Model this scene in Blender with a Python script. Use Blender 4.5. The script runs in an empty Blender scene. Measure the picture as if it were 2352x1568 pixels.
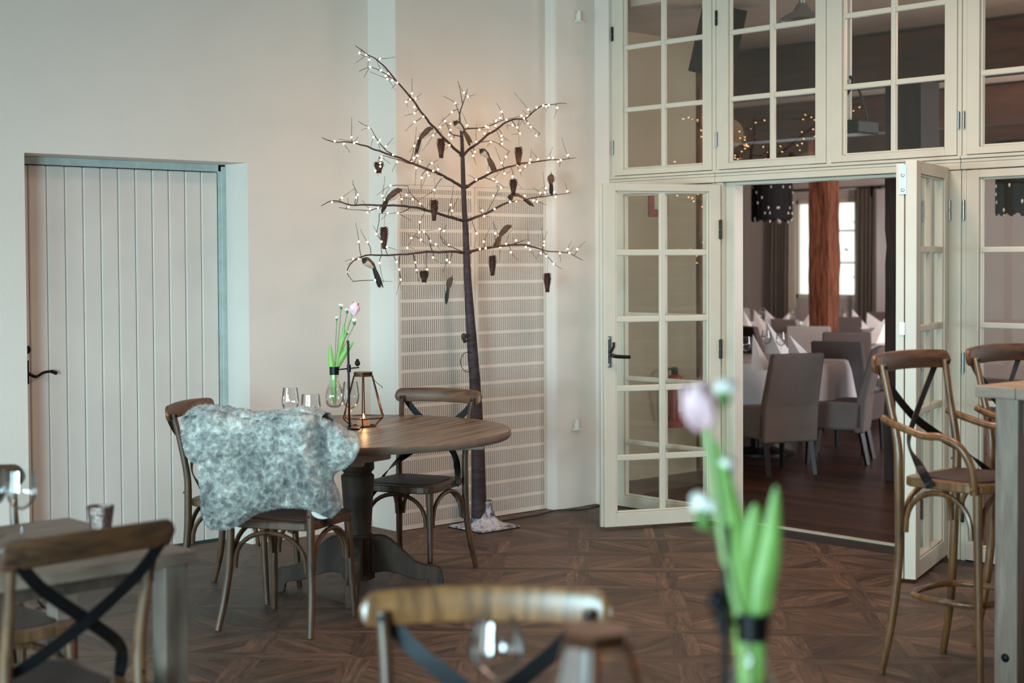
import bpy, math, random
from mathutils import Vector as V, Matrix, noise
random.seed(7)
C = bpy.context.scene.collection
S = bpy.context.scene
# ------------------------------------------------------------------ camera
FPX, ROLL, PITCH, YAW, CZ, HOR = 3550., .005, math.radians(1.75), math.radians(47.5), 1.55, 600.
PPY = HOR + FPX*math.tan(PITCH)
_cp, _sp, _cr, _sr = math.cos(PITCH), math.sin(PITCH), math.cos(ROLL), math.sin(ROLL)
_r, _u, _f = V((1, 0, 0)), V((0, _sp, _cp)), V((0, _cp, -_sp))
RZ = Matrix.Rotation(YAW, 3, 'Z')
CR, CU, CF = RZ@(_cr*_r-_sr*_u), RZ@(_sr*_r+_cr*_u), RZ@_f
CAM = V((0, 0, CZ))
cd = bpy.data.cameras.new('camera')
cam = bpy.data.objects.new('camera', cd); C.objects.link(cam)
m = Matrix.Identity(4)
for i, c in enumerate((CR, CU, -CF)):
    for j in range(3): m[j][i] = c[j]
cam.matrix_world = Matrix.Translation(CAM)@m
cd.sensor_width = 36; cd.lens = FPX/2352*36
cd.shift_y = -(784-PPY)/2352
cd.dof.use_dof = True; cd.dof.focus_distance = 7.9; cd.dof.aperture_fstop = 2.3
cd.clip_start = .05
S.camera = cam
def ray(x, y): return CF+CR*((x-1176)/FPX)+CU*((PPY-y)/FPX)
def onX(x, y, X): d = ray(x, y); return CAM+d*(X/d.x)
def onY(x, y, Y): d = ray(x, y); return CAM+d*(Y/d.y)
def fl(x, y, z=0.): d = ray(x, y); return CAM+d*((z-CZ)/d.z)
def at(x, d, z=0.):
    p = CAM+ray(x, 600)*d; return V((p.x, p.y, z))
# ------------------------------------------------------------------ look, world, lights
S.view_settings.view_transform = 'Standard'; S.view_settings.look = 'None'
S.view_settings.exposure = -0.04; S.view_settings.gamma = 1
S.cycles.use_denoising = True
S.cycles.max_bounces = 8; S.cycles.transparent_max_bounces = 24
S.cycles.sample_clamp_indirect = 6
w = bpy.data.worlds.new('sky'); S.world = w; w.use_nodes = True
w.node_tree.nodes['Background'].inputs[0].default_value = (.93, 1., .96, 1)
w.node_tree.nodes['Background'].inputs[1].default_value = 1.6
def area(name, loc, to, sx, sy, e, col, spread=180):
    l = bpy.data.lights.new(name, 'AREA'); l.shape = 'RECTANGLE'; l.size = sx; l.size_y = sy
    l.energy = e; l.color = col; l.spread = math.radians(spread)
    o = bpy.data.objects.new(name, l); C.objects.link(o); o.location = loc
    o.rotation_euler = (V(to)-V(loc)).to_track_quat('-Z', 'Y').to_euler()
    return o
# daylight through the near room's windows (south wall, behind the camera's left)
COOL = (.54, .865, .98)
area('daylight_window', (-5.9, -2.35, 1.25), (-6.2, 3, -.3), 1.5, 1.5, 46, COOL, 90)
area('daylight_window', (-3.3, -2.35, 1.25), (-5.0, 3, -.6), 1.5, 1.5, 56, COOL, 85)
area('daylight_window', (-.6, -2.35, 1.25), (-5.4, 4, -.8), 1.5, 1.5, 150, COOL, 85)
# added warm fill under the near ceiling, tints the walls; no lamps known there
WARM = (1., .69, .55)
for x, y, e in ((-4.4, 5.3, 42), (-2.6, 4.9, 42)):
    area('added_warm_fill', (x, y, 3.45), (x, y, 0), .7, .7, e, WARM, 165)
# far room
area('daylight_far_window', (-13.2, 17.9, 1.7), (-10, 10, 1.0), 1.2, 1.4, 90, (.92, .96, 1.))
area('daylight_side_window', (-2.3, 12.0, 1.7), (-9, 12.5, .8), 3.5, 1.5, 185, (.90, .93, 1.))
area('added_side_wall_fill', (-4.0, 8.5, 3.08), (-7.6, 8.2, 1.3), .7, .7, 26, WARM)  # added fill out of view, brightens the side wall
area('added_beam_fill', (-3.2, 10.2, 1.9), (-10.5, 18, 2.9), .8, .5, 120, (1., .82, .72), 90)  # added fill out of view, lifts the beams and upper back wall
area('added_beam_fill', (-2.2, 7.6, 1.7), (-6.5, 9.4, 3.0), .6, .4, 8, (1., .82, .72), 110)  # second added fill, unseen, aimed up at the nearest beam
# ------------------------------------------------------------------ materials
def lin(c):
    return tuple(((x/255)/12.92 if x/255 <= .04045 else ((x/255+.055)/1.055)**2.4) for x in c)
class NT:
    def __init__(s, name):
        s.m = bpy.data.materials.new(name); s.m.use_nodes = True; s.t = s.m.node_tree
        s.b = s.t.nodes['Principled BSDF']; s.out = s.t.nodes['Material Output']
    def n(s, ty, **k):
        n = s.t.nodes.new(ty)
        for a, b in k.items(): setattr(n, a, b)
        return n
    def l(s, a, b): s.t.links.new(a, b)
    def mth(s, op, a, b=None, c=None):
        n = s.n('ShaderNodeMath', operation=op)
        for i, x in enumerate((a, b, c)):
            if x is None: continue
            if isinstance(x, (int, float)): n.inputs[i].default_value = x
            else: s.l(x, n.inputs[i])
        return n.outputs[0]
    def ramp(s, fac, stops):
        r = s.n('ShaderNodeValToRGB'); e = r.color_ramp.elements
        while len(e) < len(stops): e.new(.5)
        for i, (p, c) in enumerate(stops): e[i].position = p; e[i].color = (*c, 1)
        s.l(fac, r.inputs[0]); return r.outputs[0]
    def mix(s, f, a, b, mode='MIX'):
        n = s.n('ShaderNodeMix', data_type='RGBA', blend_type=mode)
        for i, x in ((0, f), (6, a), (7, b)):
            if isinstance(x, (int, float)): n.inputs[i].default_value = x
            elif isinstance(x, tuple): n.inputs[i].default_value = (*x, 1)
            else: s.l(x, n.inputs[i])
        return n.outputs[2]
    def bump(s, h, st, d=.01):
        b = s.n('ShaderNodeBump'); b.inputs['Strength'].default_value = st; b.inputs['Distance'].default_value = d
        s.l(h, b.inputs['Height']); s.l(b.outputs[0], s.b.inputs['Normal'])
    def coord(s, kind='Object', scale=(1, 1, 1), rot=(0, 0, 0)):
        tc = s.n('ShaderNodeTexCoord'); mp = s.n('ShaderNodeMapping'); mp.inputs['Scale'].default_value = scale
        mp.inputs['Rotation'].default_value = rot
        s.l(tc.outputs[kind], mp.inputs[0]); return mp.outputs[0]
    def noise(s, vec, sc, det=4, rough=.55, dist=0):
        n = s.n('ShaderNodeTexNoise'); n.inputs['Scale'].default_value = sc; n.inputs['Detail'].default_value = det
        n.inputs['Roughness'].default_value = rough; n.inputs['Distortion'].default_value = dist
        s.l(vec, n.inputs['Vector']); return n.outputs['Fac']
    def set(s, rough=.5, metal=0., **k):
        s.b.inputs['Roughness'].default_value = rough; s.b.inputs['Metallic'].default_value = metal
        for a, b in k.items():
            s.b.inputs[a.replace('_', ' ')].default_value = b
        return s
def plain(name, c, rough=.5, metal=0., var=.08, sc=8, bump=0., bsc=60, **k):
    n = NT(name).set(rough, metal, **k); c = lin(c)
    v = n.coord(); f = n.noise(v, sc)
    lo = tuple(x*(1-var) for x in c); hi = tuple(min(1, x*(1+var)) for x in c)
    n.l(n.ramp(f, [(.3, lo), (.7, hi)]), n.b.inputs['Base Color'])
    if bump: n.bump(n.noise(v, bsc), bump)
    return n.m
def wood(name, dark, light, scale=(1, 1, 1), sc=1., rough=.5, contrast=(.3, .7), bump=.15, planks=None, dist=.6, rot=(0, 0, 0), coat=0.):
    n = NT(name).set(rough); n.b.inputs['Coat Weight'].default_value = coat; n.b.inputs['Coat Roughness'].default_value = .25
    v = n.coord('Object', scale, rot)
    f = n.noise(v, sc, 8, .6, dist); g = n.noise(v, sc*4, 3, .5)
    f2 = n.mth('ADD', n.mth('MULTIPLY', f, .75), n.mth('MULTIPLY', g, .25))
    mid = tuple((a+b)/2 for a, b in zip(lin(dark), lin(light)))
    col = n.ramp(f2, [(contrast[0], lin(dark)), (.5, mid), (contrast[1], lin(light))])
    if planks:   # (axis, width, gap colour)
        tc = n.coord('Object'); sx = n.n('ShaderNodeSeparateXYZ'); n.l(tc, sx.inputs[0])
        q = n.mth('DIVIDE', sx.outputs[planks[0]], planks[1]); fr = n.mth('FRACT', n.mth('ADD', q, 50.))
        fl_ = n.mth('FLOOR', n.mth('ADD', q, 50.))
        wn = n.n('ShaderNodeTexWhiteNoise', noise_dimensions='1D'); n.l(fl_, wn.inputs['W'])
        tone = n.mth('ADD', n.mth('MULTIPLY', wn.outputs[0], .35), .8)
        col = n.mix(1., col, n.ramp(tone, [(0, (0, 0, 0)), (1, (1, 1, 1))]), 'MULTIPLY')
        gap = n.mth('LESS_THAN', fr, planks[2]); col = n.mix(gap, col, tuple(x*.25 for x in lin(dark)))
    n.l(col, n.b.inputs['Base Color'])
    if bump: n.bump(f2, bump, .004)
    return n.m
def board_mat(name, dark, light, rough=.55, sx=1.4, sy=14):
    n = NT(name).set(rough)
    uv = n.n('ShaderNodeUVMap'); uv.uv_map = 'UVMap'
    mp = n.n('ShaderNodeMapping'); mp.inputs['Scale'].default_value = (sx, sy, 1); n.l(uv.outputs[0], mp.inputs[0])
    f = n.noise(mp.outputs[0], 2.2, 8, .65, .9); g = n.noise(mp.outputs[0], 9, 4, .6, .3)
    f2 = n.mth('ADD', n.mth('MULTIPLY', f, .65), n.mth('MULTIPLY', g, .35))
    mid = tuple(a*.55+b*.45 for a, b in zip(lin(dark), lin(light)))
    col = n.ramp(f2, [(.32, lin(dark)), (.52, mid), (.70, lin(light))])
    at_ = n.n('ShaderNodeAttribute'); at_.attribute_name = 'tone'
    col = n.mix(1., col, at_.outputs['Color'], 'MULTIPLY')
    n.l(col, n.b.inputs['Base Color'])
    n.l(n.mth('ADD', n.mth('MULTIPLY', f, .25), rough-.12), n.b.inputs['Roughness'])
    n.bump(f2, .25, .002)
    return n.m
def pane_mat():
    n = NT('window_glass'); t = n.t
    tr = n.n('ShaderNodeBsdfTransparent'); tr.inputs[0].default_value = (.965, .975, .965, 1)
    gl = n.n('ShaderNodeBsdfGlossy'); gl.inputs['Roughness'].default_value = .0; gl.inputs[0].default_value = (.95, 1., .97, 1)
    ge = n.n('ShaderNodeNewGeometry'); dt = n.n('ShaderNodeVectorMath', operation='DOT_PRODUCT')
    n.l(ge.outputs['Incoming'], dt.inputs[0]); n.l(ge.outputs['Normal'], dt.inputs[1])
    q = n.mth('POWER', n.mth('SUBTRACT', 1., n.mth('ABSOLUTE', dt.outputs['Value'])), 5.)
    f2 = n.mth('MINIMUM', n.mth('ADD', n.mth('MULTIPLY', q, .92), .038), 1.)     # Schlick, same from both sides
    mx = n.n('ShaderNodeMixShader'); n.l(f2, mx.inputs[0]); n.l(tr.outputs[0], mx.inputs[1]); n.l(gl.outputs[0], mx.inputs[2])
    n.l(mx.outputs[0], n.out.inputs[0]); return n.m
def thin_glass():
    n = NT('clear_glass')
    tr = n.n('ShaderNodeBsdfTransparent'); tr.inputs[0].default_value = (.985, .99, .988, 1)
    gl = n.n('ShaderNodeBsdfGlossy'); gl.inputs['Roughness'].default_value = .01
    lw = n.n('ShaderNodeLayerWeight'); lw.inputs[0].default_value = .22
    f2 = n.mth('MINIMUM', n.mth('ADD', n.mth('MULTIPLY', lw.outputs[0], .55), .045), 1.)
    mx = n.n('ShaderNodeMixShader'); n.l(f2, mx.inputs[0]); n.l(tr.outputs[0], mx.inputs[1]); n.l(gl.outputs[0], mx.inputs[2])
    n.l(mx.outputs[0], n.out.inputs[0]); return n.m
def glow(name, c, st):
    n = NT(name); n.b.inputs['Base Color'].default_value = (*lin(c), 1)
    n.b.inputs['Emission Color'].default_value = (*lin(c), 1); n.b.inputs['Emission Strength'].default_value = st
    return n.m
def perforated():
    n = NT('perforated_board').set(.55)
    tc = n.coord('Object'); sx = n.n('ShaderNodeSeparateXYZ'); n.l(tc, sx.inputs[0])
    y, z = sx.outputs[1], sx.outputs[2]
    fy = n.mth('FRACT', n.mth('DIVIDE', y, .01575)); my = n.mth('LESS_THAN', fy, .52)
    zr = n.mth('FRACT', n.mth('DIVIDE', z, .1013))        # one band of holes per 10 cm
    mr = n.mth('GREATER_THAN', zr, .185)
    fz = n.mth('FRACT', n.mth('DIVIDE', n.mth('SUBTRACT', zr, .185), .0679)); mz = n.mth('LESS_THAN', fz, .58)
    h = n.mth('MULTIPLY', n.mth('MULTIPLY', my, mr), mz)
    # only inside the drilled field
    at_ = n.n('ShaderNodeAttribute'); at_.attribute_name = 'drilled'
    h = n.mth('MULTIPLY', h, at_.outputs['Fac'])
    n.l(n.mix(h, lin((222, 213, 202)), lin((62, 54, 50))), n.b.inputs['Base Color'])
    n.bump(n.mth('SUBTRACT', 1., h), .5, .004)
    return n.m
M = {}
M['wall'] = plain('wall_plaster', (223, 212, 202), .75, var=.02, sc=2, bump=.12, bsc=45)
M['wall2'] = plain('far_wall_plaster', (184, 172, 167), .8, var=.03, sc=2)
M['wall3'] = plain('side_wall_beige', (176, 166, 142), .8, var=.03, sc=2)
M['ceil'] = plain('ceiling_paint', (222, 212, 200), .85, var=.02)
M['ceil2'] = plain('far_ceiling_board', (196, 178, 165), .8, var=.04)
M['frame'] = plain('cream_frame_paint', (208, 201, 184), .38, var=.035, sc=5, bump=.03)
M['wornframe'] = plain('worn_blue_grey_paint', (176, 190, 186), .5, var=.12, sc=14)
M['door'] = plain('door_white_paint', (214, 206, 198), .5, var=.05, sc=3, bump=.03)
M['pane'] = pane_mat(); M['glass'] = thin_glass()
M['steel'] = plain('hinge_steel', (168, 172, 172), .38, 1., var=.05)
M['dsteel'] = plain('dark_hinge', (50, 48, 46), .4, .8)
M['black'] = plain('black_metal', (22, 21, 24), .42, .6, var=.1)
M['strap'] = plain('black_strap_metal', (30, 31, 34), .42, .7, var=.15)
M['brass'] = plain('aged_brass', (104, 72, 54), .35, .9, var=.2, sc=30)
M['chair'] = wood('bentwood', (40, 26, 17), (102, 68, 42), (16, 16, 2.2), 1.6, .46, (.32, .68), .1, coat=.08)
M['chairdark'] = wood('bentwood_dark', (52, 35, 24), (112, 78, 50), (16, 16, 2.2), 1.6, .40, (.32, .68), .1, coat=.25)
M['oak'] = wood('bar_stool_wood', (70, 43, 22), (150, 102, 58), (18, 18, 2.2), 1.6, .34, (.32, .68), .1, coat=.4)
M['raildark'] = wood('dark_back_rail_wood', (34, 21, 14), (92, 60, 36), (2.2, 16, 16), 1.6, .45, (.32, .68), .1, coat=.1)
M['rail'] = wood('back_rail_wood', (52, 32, 20), (128, 86, 52), (2.2, 16, 16), 1.6, .45, (.32, .68), .1, coat=.12)
M['seat'] = plain('brown_leather', (58, 43, 38), .55, var=.12, bump=.3, bsc=260)
M['tabletop'] = wood('weathered_table_boards', (46, 35, 28), (146, 122, 102), (1.6, 22, 8), 1.2, .38, (.3, .7), .25, planks=(1, .118, .075), dist=.4)
M['rimwood'] = plain('table_rim_wood', (104, 88, 76), .5, var=.22, sc=14)
M['tablebase'] = wood('dark_turned_wood', (32, 22, 17), (78, 56, 43), (14, 14, 1.6), 1.4, .7, (.3, .7), .2)
M['paleplank'] = wood('pale_grey_wood', (124, 104, 90), (182, 160, 142), (2, 16, 16), 1.3, .5, (.3, .7), .2)
M['lefttop'] = wood('grey_brown_table_wood', (82, 68, 58), (134, 116, 102), (14, 2, 14), 1.3, .45, (.3, .7), .2)
M['highleg'] = wood('pale_grey_leg_wood', (116, 98, 86), (172, 152, 136), (16, 16, 2), 1.3, .5, (.3, .7), .2)
M['paleleg'] = wood('grey_leg_wood', (78, 66, 58), (122, 106, 94), (14, 14, 1.6), 1.3, .5, (.3, .7), .2)
M['apron'] = plain('whitewashed_wood', (176, 164, 152), .6, var=.1)
M['floorboard'] = board_mat('parquet_wood', (29, 21, 18), (126, 98, 79))
M['floorfar'] = board_mat('red_brown_floorboards', (42, 24, 18), (84, 50, 36), .38)
M['grout'] = plain('grout', (118, 108, 102), .8)
M['thresh'] = plain('threshold_metal', (196, 186, 166), .4, .3)
M['threshdark'] = plain('dark_threshold', (34, 32, 34), .6)
M['bark'] = wood('tree_bark_wrap', (30, 20, 24), (78, 58, 60), (6, 6, 30), 1.3, .7, (.35, .72), .5)
M['twig'] = plain('twig', (44, 30, 28), .7, var=.2)
M['snow'] = NT('frosted_base').m
_n = NT('snowy_bark_base').set(.7); _v = _n.coord('Object', (1, 1, .6)); _f = _n.noise(_v, 22, 5, .7, .5)
_n.l(_n.ramp(_f, [(.38, lin((60, 56, 72))), (.55, lin((196, 192, 202)))]), _n.b.inputs['Base Color']); _n.bump(_f, .5); M['snow'] = _n.m
M['led'] = glow('warm_led', (255, 196, 132), 22)
M['cone'] = plain('pine_cone_brown', (70, 38, 28), .65, var=.35, sc=40)
M['string'] = plain('jute_string', (150, 125, 100), .8)
M['birdback'] = plain('bird_brown_feather', (84, 64, 54), .8, var=.25, sc=60)
M['birdbelly'] = plain('bird_pale_belly', (205, 190, 172), .8, var=.1, sc=60)
M['birdblack'] = plain('bird_black_feather', (24, 20, 20), .6, var=.2, sc=60)
M['birdgreen'] = plain('bird_green_black_tail', (22, 42, 36), .4, var=.4, sc=40)
M['birdrust'] = plain('bird_tail_feather', (92, 66, 48), .7, var=.3, sc=50)
M['beak'] = plain('beak_horn', (60, 50, 44), .4)
M['green'] = plain('leaf_green', (130, 174, 86), .45, var=.18, sc=14)
M['stem'] = plain('stem_green', (150, 180, 116), .5, var=.1)
M['pink'] = plain('tulip_pink', (246, 206, 214), .5, var=.06, sc=30)
M['white'] = plain('white_petal', (246, 244, 238), .6, var=.03)
M['calyx'] = plain('bud_green', (90, 128, 64), .6)
M['wax'] = NT('candle_wax').set(.5).m
_n = NT('candle_wax_lit').set(.5); _n.b.inputs['Base Color'].default_value = (*lin((250, 200, 160)), 1)
_n.b.inputs['Subsurface Weight'].default_value = .6; _n.b.inputs['Subsurface Radius'].default_value = (.05, .02, .01); M['wax'] = _n.m
M['flame'] = glow('flame', (255, 170, 90), 30)
M['hammered'] = plain('hammered_silver', (132, 114, 108), .3, .95, var=.35, sc=60, bump=.6, bsc=110)
M['linen'] = plain('taupe_slipcover', (118, 105, 100), .85, var=.06, sc=10, bump=.1, bsc=300)
M['linend'] = plain('dark_taupe_slipcover', (94, 82, 80), .85, var=.06, sc=10)
M['linenl'] = plain('pale_grey_slipcover', (168, 160, 156), .85, var=.05, sc=10)
M['darkleg'] = plain('black_brown_leg', (34, 26, 27), .4)
M['cloth'] = plain('white_tablecloth', (214, 204, 206), .8, var=.03, sc=6)
M['napkin'] = plain('white_napkin', (246, 240, 240), .75, var=.02)
M['beam'] = wood('dark_beam', (42, 26, 20), (92, 56, 40), (1.2, 9, 9), 1.3, .7, (.3, .7), .5)
M['post'] = wood('rough_post_red', (54, 26, 18), (160, 98, 68), (16, 16, 1.5), 1.4, .65, (.36, .64), .8, dist=1.6)
M['postd'] = wood('rough_post_dark', (26, 16, 14), (62, 40, 32), (9, 9, 1.1), 1.4, .7, (.35, .68), .8, dist=1.6)
M['curtain'] = plain('taupe_curtain', (98, 88, 80), .85, var=.08)
M['sheer'] = plain('pale_curtain_lining', (196, 186, 168), .8, var=.05)
M['shade'] = plain('black_fringe', (12, 10, 11), .85, var=.2)
M['crystal'] = plain('crystal_drop', (225, 220, 212), .08, .6)
M['red'] = plain('extinguisher_red', (150, 34, 36), .35)
M['redsign'] = plain('sign_red', (150, 50, 58), .5)
M['signpale'] = plain('sign_pale', (190, 200, 170), .5)
M['label'] = plain('extinguisher_label', (206, 196, 190), .5)
M['plastic'] = plain('white_plastic', (224, 218, 208), .35, var=.02)
M['cable'] = plain('black_cable', (20, 18, 18), .6)
M['foliage'] = plain('garden_foliage', (150, 170, 130), .8, var=.3, sc=5)
M['hide'] = plain('hide_leather', (214, 214, 206), .6, var=.04)
_n = NT('grey_fleece').set(.95); _v = _n.coord('Object'); _f = _n.noise(_v, 5.5, 3, .6); _g = _n.noise(_v, 38, 3, .6)
_h = _n.mth('ADD', _n.mth('MULTIPLY', _f, .5), _n.mth('MULTIPLY', _g, .5))
_n.l(_n.ramp(_h, [(.35, lin((104, 103, 102))), (.5, lin((164, 161, 155))), (.66, lin((224, 218, 208)))]), _n.b.inputs['Base Color'])
_n.b.inputs['Sheen Weight'].default_value = .4; M['fleece'] = _n.m
# ------------------------------------------------------------------ mesh helpers
class MB:
    def __init__(s): s.v = []; s.f = []
    def add(s, vs, fs, mat=None):
        o = len(s.v)
        s.v += [tuple(mat@V(p)) if mat else tuple(p) for p in vs]; s.f += [tuple(i+o for i in f) for f in fs]
        return s
    def box(s, x0, x1, y0, y1, z0, z1, mat=None):
        vs = [(x, y, z) for z in (z0, z1) for y in (y0, y1) for x in (x0, x1)]
        return s.add(vs, [(0, 2, 3, 1), (4, 5, 7, 6), (0, 1, 5, 4), (2, 6, 7, 3), (0, 4, 6, 2), (1, 3, 7, 5)], mat)
    def prism(s, pts, a, b, mat=None):  # pts (x,y) extruded in z
        n = len(pts); vs = [(x, y, a) for x, y in pts]+[(x, y, b) for x, y in pts]
        fs = [tuple(range(n-1, -1, -1)), tuple(range(n, 2*n))]+[(i, (i+1) % n, n+(i+1) % n, n+i) for i in range(n)]
        return s.add(vs, fs, mat)
    def lathe(s, prof, n=32, mat=None, fn=None):
        vs = []; fs = []
        for k, (r, z) in enumerate(prof):
            for i in range(n):
                a = 2*math.pi*i/n; rr = r*(fn(a, k) if fn else 1)
                vs.append((rr*math.cos(a), rr*math.sin(a), z))
        for k in range(len(prof)-1):
            for i in range(n):
                j = (i+1) % n; fs.append((k*n+i, k*n+j, (k+1)*n+j, (k+1)*n+i))
        if prof[0][0] > 1e-5: fs.append(tuple(range(n-1, -1, -1)))
        if prof[-1][0] > 1e-5: fs.append(tuple((len(prof)-1)*n+i for i in range(n)))
        return s.add(vs, fs, mat)
    def shell(s, prof, n=32, mat=None):   # open lathe, no caps
        vs = []; fs = []
        for r, z in prof:
            for i in range(n):
                a = 2*math.pi*i/n; vs.append((r*math.cos(a), r*math.sin(a), z))
        for k in range(len(prof)-1):
            for i in range(n):
                j = (i+1) % n; fs.append((k*n+i, k*n+j, (k+1)*n+j, (k+1)*n+i))
        return s.add(vs, fs, mat)
    def tube(s, path, r, n=10, flat=None, up=None, mat=None, caps=True):
        """r: number or list; flat=(w,h) rectangular-ish section with up vector"""
        P = [V(p) for p in path]; m_ = len(P); vs = []; fs = []
        nrm = None
        for k in range(m_):
            t = (P[min(k+1, m_-1)]-P[max(k-1, 0)])
            if t.length < 1e-9: t = V((0, 0, 1))
            t.normalize()
            if up is not None:
                u = V(up[k] if isinstance(up, list) else up); a = u-t*u.dot(t)
            elif nrm is None:
                a = V((0, 0, 1)) if abs(t.z) < .9 else V((1, 0, 0)); a = a-t*a.dot(t)
            else: a = nrm-t*nrm.dot(t)
            if a.length < 1e-6: a = V((1, 0, 0))
            a.normalize(); nrm = a; b = t.cross(a)
            if flat:
                w_, h_ = flat
                sec = [(-h_, -w_), (h_, -w_), (h_, w_), (-h_, w_)]
                for p, q in sec: vs.append(P[k]+a*p+b*q)
                nn = 4
            else:
                rr = r[k] if isinstance(r, (list, tuple)) else r; nn = n
                for i in range(n):
                    an = 2*math.pi*i/n; vs.append(P[k]+a*(rr*math.cos(an))+b*(rr*math.sin(an)))
        for k in range(m_-1):
            for i in range(nn):
                j = (i+1) % nn; fs.append((k*nn+i, k*nn+j, (k+1)*nn+j, (k+1)*nn+i))
        if caps:
            fs.append(tuple(range(nn-1, -1, -1))); fs.append(tuple((m_-1)*nn+i for i in range(nn)))
        return s.add(vs, fs, mat)
    def ball(s, c, r, n=10, sc=(1, 1, 1), mat=None):
        prof = [(0.0001 if k in (0, n) else math.sin(math.pi*k/n), -math.cos(math.pi*k/n)) for k in range(n+1)]
        T = Matrix.Translation(V(c))@Matrix.Diagonal((r*sc[0], r*sc[1], r*sc[2], 1))
        return s.lathe(prof, n+2, (mat@T) if mat else T)
    def build(s, name, mat, parent=None, smooth=False, bevel=0., loc=None, seg=2):
        me = bpy.data.meshes.new(name)
        if loc is not None:
            L = V(loc); vv = [tuple(V(p)-L) for p in s.v]
        else: vv = s.v
        me.from_pydata([tuple(p) for p in vv], [], s.f); me.validate()
        me.materials.append(M[mat] if isinstance(mat, str) else mat)
        o = bpy.data.objects.new(name, me); C.objects.link(o)
        if loc is not None: o.location = loc
        if smooth:
            for p in me.polygons: p.use_smooth = True
            try: me.set_sharp_from_angle(angle=math.radians(45))
            except Exception: pass
        if bevel:
            b = o.modifiers.new('bevel', 'BEVEL'); b.width = bevel; b.segments = seg; b.limit_method = 'ANGLE'; b.angle_limit = math.radians(35)
        if parent: o.parent = parent
        return o
def spline(pts, k=6):
    P = [V(p) for p in pts]; out = []
    for i in range(len(P)-1):
        a, b, c, d = P[max(i-1, 0)], P[i], P[i+1], P[min(i+2, len(P)-1)]
        for j in range(k):
            t = j/k
            out.append(.5*((2*b)+(c-a)*t+(2*a-5*b+4*c-d)*t*t+(3*b-a-3*c+d)*t**3))
    out.append(P[-1]); return out
def tag(o, label=None, cat=None, group=None, kind=None):
    if label: o['label'] = label
    if cat: o['category'] = cat
    if group: o['group'] = group
    if kind: o['kind'] = kind
    return o
def thing(name, label, cat, loc=(0, 0, 0), rz=0., group=None):
    o = bpy.data.objects.new(name, None); C.objects.link(o); o.location = loc; o.rotation_euler = (0, 0, rz)
    o.empty_display_size = .1
    return tag(o, label, cat, group)
def dup(root, loc=None, rz=None, label=None, group=None):
    def cp(o, par):
        c = o.copy(); C.objects.link(c)
        if par is not None: c.parent = par
        for ch in list(o.children): cp(ch, c)
        return c
    r = cp(root, None)
    if loc is not None: r.location = loc
    if rz is not None: r.rotation_euler = (0, 0, rz)
    if label: r['label'] = label
    if group: r['group'] = group
    return r
def struct(o): o['kind'] = 'structure'; return o
def face(fx, fy): return math.atan2(-fx, fy)     # rotation that turns local +Y to (fx,fy)
GY = 7.05        # plane of the glazed wall
# ------------------------------------------------------------------ floors
def boards(name, mat, polys, z0, under=None):
    me = bpy.data.meshes.new(name); vs = []; fs = []; uvs = []; tones = []; mi = []
    for pts, ang in polys:
        o = len(vs); c = V((sum(p[0] for p in pts)/len(pts), sum(p[1] for p in pts)/len(pts)))
        vs += [(p[0], p[1], z0) for p in pts]; fs.append(tuple(range(o, o+len(pts))))
        ca, sa = math.cos(-ang), math.sin(-ang); ox, oy = random.uniform(0, 40), random.uniform(0, 40)
        for p in pts: uvs.append((ca*p[0]-sa*p[1]+ox, sa*p[0]+ca*p[1]+oy))
        t = random.uniform(.55, 1.3); tones += [(t, t*random.uniform(.96, 1.03), t*random.uniform(.93, 1.05), 1)]*len(pts); mi.append(0)
    if under:
        for q in under:
            o = len(vs); vs += [(q[0], q[2], q[4]), (q[1], q[2], q[4]), (q[1], q[3], q[4]), (q[0], q[3], q[4])]
            fs.append((o, o+1, o+2, o+3)); uvs += [(0, 0)]*4; tones += [(1, 1, 1, 1)]*4; mi.append(1)
    me.from_pydata(vs, [], fs)
    me.uv_layers.new(name='UVMap'); me.color_attributes.new('tone', 'FLOAT_COLOR', 'CORNER')
    ul = me.uv_layers['UVMap']; ca_ = me.color_attributes['tone']
    for i in range(len(me.loops)):
        ul.data[i].uv = uvs[i]; ca_.data[i].color = tones[i]
    me.materials.append(M[mat]); me.materials.append(M['grout'])
    for p, k in zip(me.polygons, mi): p.material_index = k
    o = bpy.data.objects.new(name, me); C.objects.link(o); return struct(o)
polys = []
h, b_, gp = .305, .055, .0012
c_ = b_*math.sqrt(2)
def tile(cx, cy):
    out = []
    def P(pts, ang):
        # shrink a hair towards the centroid for the joint
        mx = sum(p[0] for p in pts)/len(pts); my = sum(p[1] for p in pts)/len(pts); q = []
        for x, y in pts:
            d = math.hypot(x-mx, y-my); k = (d-gp)/d; q.append((cx+mx+(x-mx)*k, cy+my+(y-my)*k))
        out.append((q, ang))
    a45 = math.pi/4
    P([(-h, -h), (-h+c_, -h), (h, h-c_), (h, h)], a45); P([(-h, -h), (h, h), (h-c_, h), (-h, -h+c_)], a45)
    for s in (1, -1):
        P([(-h*s, h*s), (-c_/2*s, c_/2*s), (0, c_*s), ((-h+c_)*s, h*s)], -a45)
        P([(-h*s, h*s), (-h*s, (h-c_)*s), (-c_*s, 0), (-c_/2*s, c_/2*s)], -a45)
    n = 3; st = (h-c_)/n
    for q in range(4):
        cq, sq = round(math.cos(q*math.pi/2)), round(math.sin(q*math.pi/2))
        for k in range(n):
            ya, yb = c_+k*st, c_+(k+1)*st; pts = [(-(yb-c_), yb), (-(ya-c_), ya), ((ya-c_), ya), ((yb-c_), yb)]
            if k == 0: pts = [(-(yb-c_), yb), (0, ya), ((yb-c_), yb)]
            P([(x*cq-y*sq, x*sq+y*cq) for x, y in pts], q*math.pi/2)
    return out
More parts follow.
